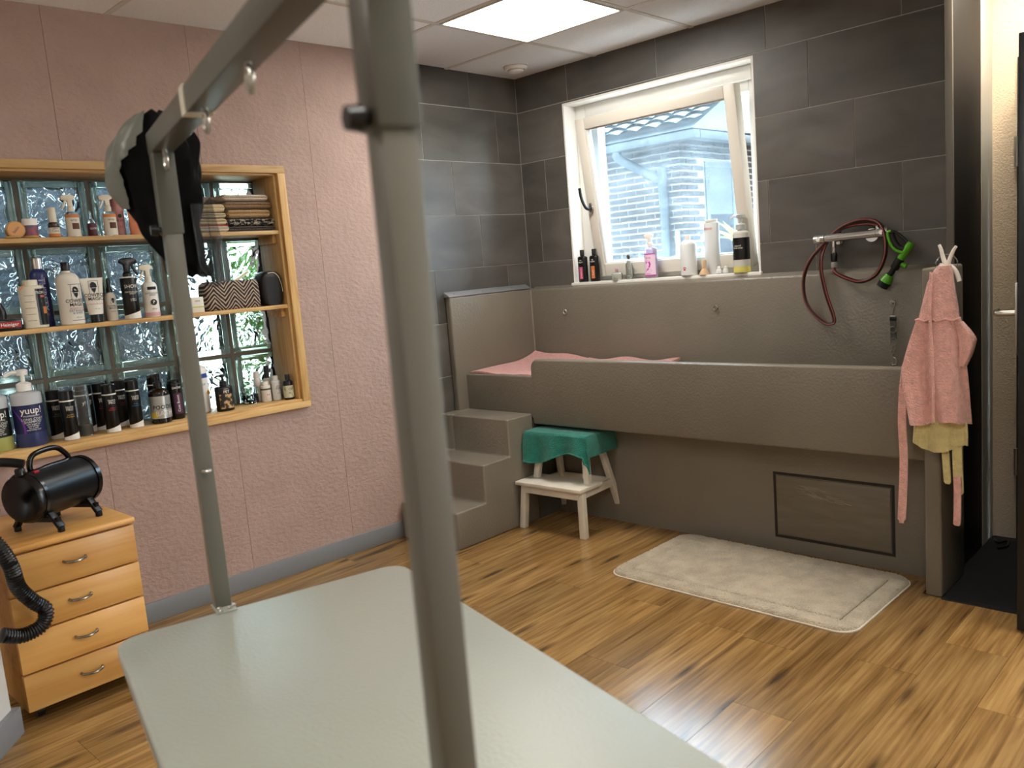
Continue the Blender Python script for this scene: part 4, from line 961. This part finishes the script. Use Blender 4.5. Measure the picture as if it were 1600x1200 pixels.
for k, (w_, h_, m_, lb) in enumerate(TL_):
    h_ *= 1.15
    o = tag(ob('folded_towel', towel_stack(w_, .09, h_, k+13), m_, None, N_(-2.118, -.048, z), NRZ), lb, 'towel', 'folded towels on the top shelf')
    if k == 0: ob('red_stripe', Geo().box(-.1, .1, -.044, -.03, .0265, .0302), mat('red stripe', 'b2453f', .9), o)
    z += h_*.97
tag(ob('folded_towel', towel_stack(.11, .07, .035, 40, 1), tmat('grey', '8a7d70'), None, N_(-2.055, -.145, Z1+.132), NRZ), 'small grey folded cloth behind the left towel stack', 'towel', 'folded towels on the top shelf')
tag(ob('folded_towel', towel_stack(.12, .075, .13, 41, 4), tmat('taupe', '7d7060'), None, N_(-2.065, -.147, Z1), NRZ), 'taupe folded towels at the back between the two stacks', 'towel', 'folded towels on the top shelf')
# middle shelf
t = thing('clipper_box', 'black clipper charger with red lettered front at the left of the middle shelf', 'charger', N_(-2.925, -.055, Z2), NRZ)
ob('charger_base', rbox(-.045, .04, -.035, .035, 0, .044), blk, t, bev=.005); ob('clipper_body', Geo().tube(spline([(-.02, .0, .04), (-.018, 0, .07), (-.03, 0, .10), (-.05, 0, .115)], 6), .017, 12), blk, t)
ob('front_panel', rbox(-.042, .034, -.0365, -.0345, .012, .034), mat('red front', '9e1a1e', .5), t); lettering(t, 'Heiniger', .018, .0235, ink_w, y=-.0372, bold=.01, x=-.004)
t = bottle('spray_can', 'white spray can with a black and orange label on the middle shelf', N_(-2.832, -.05, Z2), NRZ, .044, .165, ivory, .97, .034, (.026, .022, ivory), (.012, .15, blk, .0))
lb = ob('black_label', band(.0448, .012, .152, .05, 1.1, 14), blk, t); ob('orange_label', band(.0454, .055, .082, .55, 1.0, 8), orange, lb); ob('pink_label', band(.0454, .118, .126, .45, .9, 8), mat('coral', 'd0605a', .5), lb)
lettering(lb, 'TROPIC', .014, .136, ink_w, r=.0456, ang=.5)
g_t = mat('small print', '8d8778', .6)
for k in range(5): ob('print_lines', band(.0447, .03+.024*k, .032+.024*k, -.9, -.1, 8), g_t, t)
ob('straw', Geo().tube([(-.028, -.036, .17), (-.045, -.045, .155), (-.05, -.046, .148)], .0022, 6), orange, t)
t = bottle('conditioner_bottle', 'tall indigo bottle with a silver cap behind the white spray can', N_(-2.778, -.125, Z2), NRZ, .034, .232, mat('indigo', '2e3566', .3), .86, .02, (.0205, .042, mat('silver cap', 'c9c3ba', .25, 1)), None, .8, (('THIRSTY', .034, .13, mat('pale violet ink', 'b4b4d6', .5), .01, -PI/2), ('curls', .014, .05, orange)))
cw = mat('cowboy label white', 'e2dccf', .45); bl_i = mat('steel blue print', '4a6a80', .6); pk_i = mat('rose print', 'b9606a', .6)
def emblem(t, r, z, s, sq=1.0, y=None, x=0):
    """framed black cameo emblem"""
    g = Geo()
    def pt_(a, b): return ((r*math.sin((a+x)/r), -r*sq*math.cos((a+x)/r), b+z) if y is None else (a+x, y, b+z))
    def poly(ps): o = len(g.v); g.v.extend(pt_(a*s, b*s) for a, b in ps); g.f.append(tuple(range(o, o+len(ps))))
    for a0, a1, b0, b1 in ((-.7, .7, .95, 1.0), (-.7, .7, -1, -.95), (-.7, -.64, -1, 1), (.64, .7, -1, 1)): poly([(a0, b0), (a1, b0), (a1, b1), (a0, b1)])
    poly([(-.45, .1), (-.25, -.05), (.25, -.05), (.45, .1), (.4, .5), (.15, .75), (-.2, .8), (-.42, .55)])
    poly([(-.35, -.12), (.35, -.12), (.25, -.5), (0, -.85), (-.25, -.5)])
    poly([(-.55, .12), (-.5, .18), (-.2, -.02), (-.3, -.1)]); poly([(.55, .12), (.3, -.1), (.2, -.02), (.5, .18)])
    me = bpy.data.meshes.new('emblem'); me.from_pydata(g.v, [], g.f); put('emblem', me, ink, t)
t = bottle('detangler_bottle', 'large white bottle with a framed black emblem and black cap on the middle shelf', N_(-2.697, -.055, Z2), NRZ, .044, .215, cw, .8, .016, (.0165, .033, blk), None, 1.0)
ob('label_border', band(.0447, .158, .160, -.3, 1.3, 16), bl_i, t); ob('label_border', band(.0447, .016, .018, -.3, 1.3, 16), bl_i, t)
emblem(t, .0452, .128, .028, x=.0135); lettering(t, 'COWBOY\nMAGIC', .019, .086, ink, r=.0452, bold=.01, ang=.3); lettering(t, 'ROSEWATER', .010, .064, pk_i, r=.0452, ang=.3); lettering(t, 'DETANGLER\n& SHINE', .012, .050, bl_i, r=.0452, ang=.3); lettering(t, '473 ml', .008, .028, ink, r=.0452, ang=.3)
t = thing('detangler_tube', 'white squeeze tube with a framed black emblem standing on its black cap', 'tube', N_(-2.610, -.045, Z2), NRZ+.05)
rs = []
for k in range(13):
    v_ = k/12; hw = .027+.018*v_; hd_ = .022*(1-v_)**.7+.0015
    rs.append([(hw*math.cos(2*PI*j/24), hd_*math.sin(2*PI*j/24), .033+.147*v_) for j in range(24)])
ob('tube_body', Geo().rings(rs), cw, t); ob('cap', Geo().lathe([(.024, 0), (.024, .034)], 24, sq=.85), blk, t)
emblem(t, 1, .142, .027, y=-.0135); lettering(t, 'COWBOY\nMAGIC', .019, .103, ink, y=-.0195, bold=.01); lettering(t, 'DETANGLER & SHINE', .0085, .075, pk_i, y=-.0215); lettering(t, '4 FL OZ', .006, .055, ink, y=-.0228)
t = bottle('pump_spray_bottle', 'small white emblem bottle with a slim black spray top on the middle shelf', N_(-2.533, -.09, Z2), NRZ, .0215, .118, cw, .8, .011, (.0125, .02, blk)); ob('spray_top', Geo().lathe([(.009, .137), (.0085, .165), (.006, .176)], 16), blk, t)
emblem(t, .0222, .083, .014, x=.003); lettering(t, 'COWBOY\nMAGIC', .0105, .056, ink, r=.0222, bold=.01); lettering(t, 'SHINE', .008, .038, pk_i, r=.0222)
def black_label_texts(t, r, z, m): lettering(t, 'tauro\nSHOW', .016, z, ink_w, r=r)
t = bottle('trigger_bottle', 'black trigger spray bottle with a white slanted base on the middle shelf', N_(-2.462, -.06, Z2), NRZ, .032, .172, blk, .97, .014, (.031, .004, white_pl), base=(.016, .034, white_pl), texts=(('SHOW', .020, .135, ink_w), ('PROFESSIONAL\nSPRAY', .009, .108, ink_w), ('volume\n& shine', .008, .08, ink_w)))
trigger(t, .172, blk, 1.25, -1)
t = bottle('trigger_bottle', 'white trigger spray bottle with black print on the middle shelf', N_(-2.380, -.06, Z2), NRZ, .031, .155, white_pl, .8, .014, None, (.004, .020, mat('pink base band', 'd8a7ae', .5), PI), texts=(('DETANGLING\nSPRAY', .010, .096, ink), ('250 ml', .008, .034, ink)))
ob('name_bar', band(.0318, .115, .128, -.6, .6, 10), ink, t); ob('round_mark', Geo().cyl((0, -.0305, .062), (0, -.0325, .062), .013, None, 24), ink, t); lettering(t, 'P', .018, .062, ink_w, y=-.0332, bold=.01); trigger(t, .156, ivory, 1.0, 1)
t = thing('ointment_box', 'small white carton standing left of the zebra bag', 'box', N_(-2.195, -.04, Z2), NRZ); ob('carton', rbox(-.028, .028, -.016, .016, 0, .068), cw, t, bev=.001); ob('green_stripe', rbox(-.027, .027, -.0166, -.0158, .022, .027), mat('lime print', 'b9c26a', .6), t); lettering(t, 'care', .013, .052, ink, y=-.0168)
def zebra():
    m = bpy.data.materials.new('zebra print'); m.use_nodes = True; nt = m.node_tree; N = nt.nodes; L = nt.links; b = N['Principled BSDF']; b.inputs['Roughness'].default_value = .7
    tc = N.new('ShaderNodeTexCoord'); sx = N.new('ShaderNodeSeparateXYZ'); L.new(tc.outputs['Object'], sx.inputs[0])
    pp = N.new('ShaderNodeMath'); pp.operation = 'PINGPONG'; pp.inputs[1].default_value = .047; L.new(sx.outputs['X'], pp.inputs[0])
    ad = N.new('ShaderNodeMath'); ad.operation = 'MULTIPLY_ADD'; ad.inputs[1].default_value = 1.1; L.new(pp.outputs[0], ad.inputs[0]); L.new(sx.outputs['Z'], ad.inputs[2])
    cx = N.new('ShaderNodeCombineXYZ'); L.new(ad.outputs[0], cx.inputs[0])
    L.new(sx.outputs['X'], cx.inputs[1]); L.new(sx.outputs['Z'], cx.inputs[2])
    wv = N.new('ShaderNodeTexWave'); wv.inputs['Scale'].default_value = 17; wv.inputs['Distortion'].default_value = 3.0; wv.inputs['Detail'].default_value = 1; wv.inputs['Detail Scale'].default_value = 1.3
    wv.bands_direction = 'X'; L.new(cx.outputs[0], wv.inputs['Vector'])
    rp = N.new('ShaderNodeValToRGB'); rp.color_ramp.elements[0].position = .60; rp.color_ramp.elements[1].position = .68
    rp.color_ramp.elements[0].color = lin('0e0b0a'); rp.color_ramp.elements[1].color = lin('b39a86'); L.new(wv.outputs['Fac'], rp.inputs[0]); L.new(rp.outputs[0], b.inputs['Base Color']); return m
def softbox(w_, d_, h_, p=.35, tl=1.0, nz=14, n=48, sag=0):
    rs = []
    for k in range(nz+1):
        v_ = k/nz; q = (1-(abs(2*v_-1))**5)**.5*.1+.9 if 0 < v_ < 1 else .88; s = 1+(tl-1)*v_
        rs.append([(w_/2*q*s*math.copysign(abs(math.cos(2*PI*j/n))**p, math.cos(2*PI*j/n)), d_/2*q*math.copysign(abs(math.sin(2*PI*j/n))**p, math.sin(2*PI*j/n)), h_*v_-sag*v_*math.cos(2*PI*j/n)**2) for j in range(n)])
    return Geo().rings(rs)
zb = thing('toiletry_bag', 'zebra striped toiletry bag on the middle shelf', 'bag', N_(-2.022, -.070, Z2), NRZ)
ob('bag_body', softbox(.268, .10, .128, .3, .97), zebra(), zb); ob('zip', Geo().box(-.12, .12, -.004, .004, .124, .129), blk, zb); ob('zip_pull', Geo().box(.09, .115, -.012, -.008, .118, .127), steel, zb)
bb = thing('toiletry_bag', 'black domed toiletry bag with pale piping at the right end of the middle shelf', 'bag', N_(-1.832, -.060, Z2), NRZ); bb.scale = (.60, 1.1, 1.0)
rs = []
for k in range(15):
    a = PI*k/14; rs.append([(.094*math.copysign(abs(math.cos(2*PI*j/36))**.5, math.cos(2*PI*j/36))*(.55+.45*math.sin(a)**.35 if 0 < k < 14 else .5), -.042*math.cos(a), max(.0, .08+.08*math.copysign(abs(math.sin(2*PI*j/36))**.6, math.sin(2*PI*j/36))*(1 if math.sin(2*PI*j/36) < 0 else (.6+.4*math.sin(a)**.4)))) for j in range(36)])
ob('bag_body', Geo().rings(rs), mat('black nylon', '0c0b0b', .5), bb)
ob('piping', Geo().tube(spline([(-.03, -.040, .150), (.02, -.042, .15), (.055, -.043, .13), (.072, -.043, .095), (.078, -.043, .06)], 6), .002, 6), ivory, bb)
ob('piping', Geo().tube(spline([(.0, -.012, .162), (.05, -.014, .158), (.082, -.014, .12), (.092, -.014, .07)], 6), .0018, 6), steel, bb)
tag(ob('gold_tube', Geo().beam((0, 0, 0), (0, 0, .085), .016, .014), mat('pale gold', 'd6cfae', .3, .4), None, N_(-1.975, -.115, Z2+.122), rot=(math.radians(-62)*0+.2, .0, 0)), 'pale gold stick lying across the black toiletry bag', 'stick')
bpy.data.objects['gold_tube'].rotation_euler = (math.radians(-60), 0, PRZ)
# bottom shelf
yg = mat('lime shampoo', 'b7b86a', .3, trans=.2); yb_ = mat('indigo shampoo', '343d66', .3); fro = mat('frosted body', 'cfd0d2', .35, trans=.25, ior=1.3)
def yuup(y, off, body, liq, lm, lb, stripe):
    t = bottle('shampoo_bottle', lb, N_(y, off, Z3), NRZ, .054, .218, fro, .93, .02, None, (.055, .165, lm, 1.6), 1.0, (('yuup!', .036, .142, ink_w, .012), ('PROFESSIONAL', .009, .121, ink_w), ('LONG COAT\nSHAMPOO', .0135, .103, ink_w), ('with argan oil\nand keratin\nfor a soft\nand shiny coat', .009, .078, ink_w)), group='large lettered pump bottles')
    ob('liquid_band', Geo().lathe([(.0525, .001), (.0545, .004), (.0545, .056)], 28), liq, t); ob('label_curve', Geo().add(*curve_label(.0552)), stripe, t)
    pump(t, .219, white_pl, 1.8, 1)
def curve_label(r):
    v, f = [], []
    for k in range(17):
        s = k/16; a = -1.05+.55*(2*s-1)**2*-1.0+.95*(1-s)*(1-s)
        for q in (a, a+.14): v.append((r*math.sin(q), -r*math.cos(q), .055+.11*s))
        if k: f.append((2*k-2, 2*k-1, 2*k+1, 2*k))
    return v, f
yuup(-3.022, -.08, None, yg, mat('black green label', '14190f', .45), 'yellow-green pump shampoo bottle at the far left of the bottom shelf', mat('green stripe', '8aa53a', .5))
yuup(-2.905, -.07, None, yb_, mat('navy label', '20254e', .45), 'indigo pump shampoo bottle with a navy and violet label on the bottom shelf', mat('violet stripe', '6a2f92', .5))
def blackb(y, off, col, lb, word, h=.2):
    t = bottle('shampoo_bottle', lb, N_(y, off, Z3), NRZ, .0275, .158, blk, .985, .0262, (.0268, .040, blk), None, 1.0, (('tauro\nPRO', .014, .128, ink_w), (word, .0095, .098, mat('ink '+col, col, .6))), base=(.014, .030, white_pl), group='black shampoo bottles with white bases')
    ob('cap_ring', Geo().lathe([(.0278, .155), (.0278, .160)], 28), white_pl, t); return t
blackb(-2.796, -.13, '6a665c', 'black bottle with dim print, leftmost of the black shampoo bottles', 'deep\nshampoo')
blackb(-2.772, -.035, 'c9a45a', 'black bottle with gold print standing in front at the left of the bottom shelf', 'keratin\nshampoo')
t = bottle('clear_bottle', 'tall clear empty cylinder bottle between the black bottles', N_(-2.706, -.075, Z3), NRZ, .0285, .188, clear, .985, .026, (.027, .020, clear), None, 1.0, (('y!', .02, .135, ink_w),), liquid=(.045, mat('pale residue', 'a8a592', .4)))
blackb(-2.668, -.155, '4e9a8c', 'black bottle with teal print behind the clear cylinder bottle', 'tea\ntree')
blackb(-2.612, -.15, '9c3a56', 'black bottle with magenta print right of the clear cylinder bottle', 'rose\nshampoo')
blackb(-2.612, -.035, 'b8303c', 'black bottle with red print in the front row of the bottle group', 'colour\nshampoo')
blackb(-2.535, -.15, '7c2a34', 'black bottle with dark red print behind the red and blue ones', 'repair\nmask')
blackb(-2.513, -.05, '3f7fb0', 'black bottle with blue print, rightmost in the front row', 'fresh\nshampoo')
blackb(-2.475, -.16, '55524c', 'black bottle behind the blue-print bottle', 'silk\nshampoo')
blackb(-2.385, -.15, '66625a', 'black bottle standing behind the dark amber pump bottle', 'volume\nshampoo')
t = bottle('pump_bottle', 'dark amber pump bottle with a big-lettered silver label on the bottom shelf', N_(-2.408, -.045, Z3), NRZ, .0425, .158, mat('dark amber', '1e130d', .12), .78, .014, None, (.022, .118, mat('silver label', 'b9b9b6', .3, .6), 1.7), 1.0, (('POODLE', .0245, .070, ink, .012), ('BATH', .030, .043, ink_w, .0)))
ob('yellow_sticker', band(.0436, .026, .05, -1.4, -.65, 8), mat('yellow sticker', 'd3c03a', .5), t); pump(t, .159, blk, 1.15, 1)
t = bottle('conditioner_bottle', 'slim black bottle with a purple panel beside the grooming post', N_(-2.328, -.075, Z3), NRZ, .030, .16, blk, .96, .026, (.026, .012, blk)); l = ob('purple_panel', band(.0307, .025, .115, -.62, .62, 10), mat('purple panel', '4a2440', .5), t); lettering(l, 'Coat Boost', .016, .07, ink_w, r=.0313, rot=PI/2); lettering(t, 'SHOW', .014, .138, ink_w, r=.031)
t = bottle('lotion_bottle', 'large white lotion bottle with a blue label half behind the grooming post', N_(-2.200, -.14, Z3), NRZ, .05, .225, white_pl, .82, .018, (.019, .055, white_pl)); ob('blue_label', band(.0507, .158, .178, -.9, .9, 12), mat('royal blue', '27408c', .5), t); ob('gold_dot', Geo().cyl((.033, -.036, .09), (.0352, -.0385, .09), .010, None, 18), mat('gold dot', 'c08a2c', .4), t); lettering(t, 'lotion', .02, .13, bl_i, r=.051)
t = bottle('pump_bottle', 'black square-shouldered pump bottle with a floral label on the bottom shelf', N_(-2.118, -.05, Z3), NRZ, .041, .118, blk, .9, .014, None, None, .7, (('PET', .018, .088, ink_w, .012), ('nature', .008, .102, ink_w)))
ob('label', band(.0416, .012, .078, -.85, .85, 12, .7), mat('flower print', '2a2722', .5, col2='c9a070', vscale=48, ramp=(.5, .62), detail=2), t); pump(t, .119, blk, 1.05, 1)
t = thing('glass_jar', 'clear glass jar of dark pieces on the bottom shelf', 'jar', N_(-1.953, -.135, Z3), NRZ); ob('jar', Geo().lathe([(.034, 0), (.038, .004), (.038, .07), (.036, .078)], 28), clear_g, t)
g = Geo(); rr = random.Random(5)
for k in range(34):
    a = rr.random()*2*PI; q = .027*rr.random()**.5; z = .006+.034*rr.random()
    g.lathe([(.002, z-.006), (.006, z), (.002, z+.006)], 6, (q*math.cos(a), q*math.sin(a)))
stuff(ob('dark_pieces', g, mat('dark pieces', '2b1d1a', .5), t))
bottle('tall_bottle', 'slim tall white bottle behind the short white one', N_(-1.902, -.15, Z3), NRZ, .0185, .115, white_pl, .9, .012, (.014, .03, white_pl))
bottle('dropper_bottle', 'white bottle with a black dropper top at the back of the bottom shelf', N_(-1.842, -.165, Z3), NRZ, .021, .105, cw, .9, .014, (.0125, .06, blk), texts=(('care', .012, .07, ink),))
t = bottle('short_bottle', 'short white bottle with a grey band in front of the slim white one', N_(-1.886, -.105, Z3), NRZ, .0235, .078, white_pl, .97, .02, (.017, .018, white_pl), (.056, .064, mat('grey band', '5c615c', .5), PI), texts=(('ear', .014, .035, pk_i),))
t = bottle('eye_drop_bottle', 'clear bottle with a white cap and green print on the bottom shelf', N_(-1.838, -.09, Z3), NRZ, .021, .098, milky, .88, .011, (.0125, .02, white_pl), None, 1, (('EYE\nCARE', .011, .062, ink), ('aloe', .011, .035, mat('olive print', '8a8f3a', .6))))
t = bottle('oil_bottle', 'small dark bottle with a pale leafy label at the right end of the bottom shelf', N_(-1.802, -.04, Z3), NRZ, .0235, .095, mat('dark violet glass', '191320', .15), .86, .011, (.0115, .026, blk), (.010, .068, mat('pale leaf label', 'cfcdb6', .5, col2='8a9a4a', vscale=60, ramp=(.55, .65)), 2.0), 1, (('OIL', .014, .05, ink),))
# ------------------------------------------------------------------ outside
struct(ob('ground', rbox(-30, 30, -12, 40, -.6, -.3), mat('paving outside', 'd2d0ca', .9), smooth=0))
ho = thing('brick_house', 'brick neighbour house with tiled roof seen through the window', 'house')
mort_o = mat('light mortar', '84827d', .9)
YA, XC = 3.3, -.92
ob('wall', Geo().box(-7, XC-.006, YA+.006, 9, -.3, 2.49), mort_o, ho, smooth=0)
bm_ = mat('brown brick', '2a2523', .9, var=.12, vscale=20, rand=True, bump=.3, bscale=90)
br = mesh_of('brick', rbox(0, .206, 0, .02, 0, .047), smooth=0); br.materials.append(bm_)
brh = mesh_of('brick', rbox(0, .1, 0, .02, 0, .047), smooth=0); brh.materials.append(bm_)
brs = mesh_of('brick', rbox(0, .02, 0, .206, 0, .047), smooth=0); brs.materials.append(bm_)
brq = mesh_of('brick', rbox(0, .02, 0, .08, 0, .047), smooth=0); brq.materials.append(bm_)
n = 0; CO = .0625
for r_ in range(24):
    z = 1.06+CO*r_
    x = XC-.208-(.109 if r_ % 2 else 0)
    if r_ % 2: put('brick', brh, None, ho, (XC-.1, YA, z)); put('brick', brq, None, ho, (XC-.02, YA+.021, z))
    while x > -2.15: put('brick', br, None, ho, (x, YA, z)); x -= .218; n += 1
    for k in range(8):
        yy = YA+.002+.218*k+(.109 if r_ % 2 else 0)
        if not (.25 < yy-YA < 1.04 and z < 2.28): put('brick', brs, None, ho, (XC-.02, yy, z)); n += 1
zinc = mat('zinc', '2c3235', .6)
ob('gutter', Geo().box(-7, XC+.42, YA-.42, YA-.30, 2.40, 2.48).box(XC+.30, XC+.42, YA-.30, 9, 2.40, 2.48), zinc, ho, bev=.02)
ob('soffit', Geo().box(-7, XC+.36, YA-.36, YA, 2.48, 2.52).box(XC-.006, XC+.36, YA, 9, 2.48, 2.52), mat('dark soffit', '3c474d', .6), ho, smooth=0)
ob('downpipe', Geo().tube(spline([(-1.40, YA-.36, 2.41), (-1.38, YA-.33, 2.33), (-1.14, YA-.08, 2.12), (-1.10, YA-.05, 2.02), (-1.10, YA-.05, -.3)], 8), .045, 14), zinc, ho)
ob('water_pipe', Geo().cyl((-.965, YA-.04, -.3), (-.965, YA-.04, 1.6), .022), mat('pale pvc', '808c8e', .4), ho)
wi = ob('window_frame', Geo().box(XC-.03, XC+.012, YA+.45, YA+.51, 1.0, 2.28).box(XC-.03, XC+.012, YA+.98, YA+1.04, 1.0, 2.28).box(XC-.03, XC+.012, YA+.51, YA+.98, 2.22, 2.28).box(XC-.03, XC+.012, YA+.51, YA+.98, 1.0, 1.06), mat('grey window frame', '43484a', .5), ho)
ob('blind', Geo().box(XC-.004, XC+.006, YA+.51, YA+.98, 1.75, 2.22), mat('pale blind', '3f4548', .6), wi); ob('pane', Geo().box(XC-.004, XC+.004, YA+.51, YA+.98, 1.06, 1.75), mat('dark window glass', '161d22', .08), wi)
# roof tiles, too small to pick apart: one pantile relief
def roof(u, v):
    x = -7+(XC+.45+7)*u; y = YA-.45+3.4*v; c = (v*24) % 1
    return (x-.0*v, y, 2.57+1.5*v*.62*2.2*.6+.035*abs(math.sin(x*PI/.21))+.03*(1-c))
rt = mat('grey roof tile', '555b5d', .7, var=.12, vscale=14)
ob('roof_deck', Geo().prism([(YA-.42, 2.49), (YA+2.95, 4.18), (YA+2.95, 2.52)], -7, XC+.40, 'x'), rt, ho, smooth=0)
def roof_tiles():
    g = Geo(); nx, ny = 240, 24; sl = math.atan2(1.24, 3.4)
    for j in range(ny):
        for half in (0, 1):
            pass
        y0, y1 = YA-.45+3.4*j/ny, YA-.45+3.4*(j+1)/ny; z0, z1 = 2.52+1.72*j/ny, 2.52+1.72*(j+1)/ny
        vs = []
        for i in range(nx+1):
            x = -7+(XC+.45+7)*i/nx; h = .03*abs(math.sin(x*PI/.22)); vs += [(x, y0, z0+h+.03), (x, y1, z1+h)]
        g.add(vs, [(2*i, 2*i+2, 2*i+3, 2*i+1) for i in range(nx)])
    return g
stuff(ob('roof_tiles', roof_tiles(), rt, ho, smooth=0))
ob('ridge', Geo().cyl((-7, YA+2.95, 4.24), (XC+.45, YA+2.95, 4.24), .1), rt, ho)
h2 = thing('far_house', 'second house with slate roof and chimney behind the brick house', 'house')
ob('wall', rbox(-10, -4.4, 9.5, 14, -.3, 4.0), mort_o, h2, smooth=0); ob('roof', Geo().prism([(9.2, 3.9), (11.7, 5.6), (14.2, 3.9)], -10.4, -4.2, 'x'), mat('blue slate', '444b50', .7, var=.15, vscale=6), h2, smooth=0)
ob('chimney', rbox(-4.9, -4.4, 10.8, 11.3, 4.6, 5.7), mort_o, h2, smooth=0)
h3 = thing('red_brick_shed', 'red brick outbuilding with tiled roof at the right edge of the window view', 'house')
ob('wall', rbox(.35, 4, 6.0, 9, -.3, 2.35), mat('red brick', '8a5a50', .9, col2='a89a92', vscale=11, stretch=(1, 1, 3), ramp=(.45, .6)), h3, smooth=0)
ob('roof', Geo().prism([(5.6, 2.5), (9.2, 4.2), (9.2, 2.5)], 0.1, 4.3, 'x'), rt, h3, smooth=0); ob('fascia', rbox(.1, 4.3, 5.55, 5.62, 2.34, 2.52), mat('teal fascia', '4a6468', .5), h3, smooth=0)
# yellow leaved plant outside the window
pl = thing('yellow_plant', 'spiky yellow-leaved plant outside the window', 'plant', (.74, 1.3, 0))
ym = mat('yellow leaf', 'd8cf3a', .6, col2='c2c43e', vscale=10)
ob('stem', Geo().cyl((0, 0, -.3), (0, 0, 1.45), .02), mat('brown stem', '5a4a36', .8), pl)
rr = random.Random(11)
lf = Geo().sheet(lambda u, v: ((u-.5)*.03*math.sin(PI*min(1, v*1.02+.06)), .22*v, .05*v-.08*v*v), 2, 8, .001)
lme = mesh_of('leaf', lf); lme.materials.append(ym)
for k in range(30):
    put('leaf', lme, None, pl, (0, 0, 1.38+.08*rr.random()), rot=(rr.uniform(.1, 1.1), 0, rr.random()*2*PI))
# beyond the glass blocks: a fence added to darken the panes
fe = thing('added_fence', 'added dark fence outside, darkening the glass block window', 'fence')
for k in range(18): ob('fence_board', rbox(-.95, -.92, -5.2+.19*k, -5.02+.19*k, -.3, 2.5), mat('dark fence wood', '3a4450', .8, var=.2, vscale=8, rand=True), fe, smooth=0)
ob('fence_post', rbox(-1.03, -.95, -4.5, -4.42, -.3, 2.5), mat('dark fence wood', '3a4450', .8), fe); ob('fence_post', rbox(-1.03, -.95, -2.4, -2.32, -.3, 2.5), mat('dark fence wood', '3a4450', .8), fe)
sh = thing('garden_shrub', 'bright green shrub outside the right end of the glass blocks', 'shrub', (-.60, -1.44, 0))
gm = mat('green leaf', '5d8a3a', .6, var=.3, vscale=5, rand=True)
ob('trunk', Geo().cyl((0, 0, -.3), (0, 0, .9), .03), mat('brown stem', '5a4a36', .8), sh)
g = Geo()
for k in range(700):
    a, b = rr.random()*2*PI, rr.random(); q = .24*rr.random()**.5; c = Vector((q*math.cos(a), q*math.sin(a)*1.2, .35+1.2*b)); s_ = .05+.04*rr.random()
    d = Vector((rr.uniform(-1, 1), rr.uniform(-1, 1), rr.uniform(-.6, .6))).normalized(); e = d.orthogonal().normalized()
    g.add([c-d*s_, c+e*s_*.4, c+d*s_, c-e*s_*.4], [(0, 1, 2, 3)])
stuff(ob('foliage', g, gm, sh, smooth=0))
for y, dz, lbx in ((-.4, 0, 'left'),):
    pass
# cable on the hall floor
tag(ob('hall_cable', Geo().tube(spline([(2.575, .10, .008), (2.60, .06, .008), (2.63, .09, .01), (2.645, .03, .008), (2.62, -.02, .008)], 6), .005, 6), blk), 'loose black cable on the floor at the hall door', 'cable')
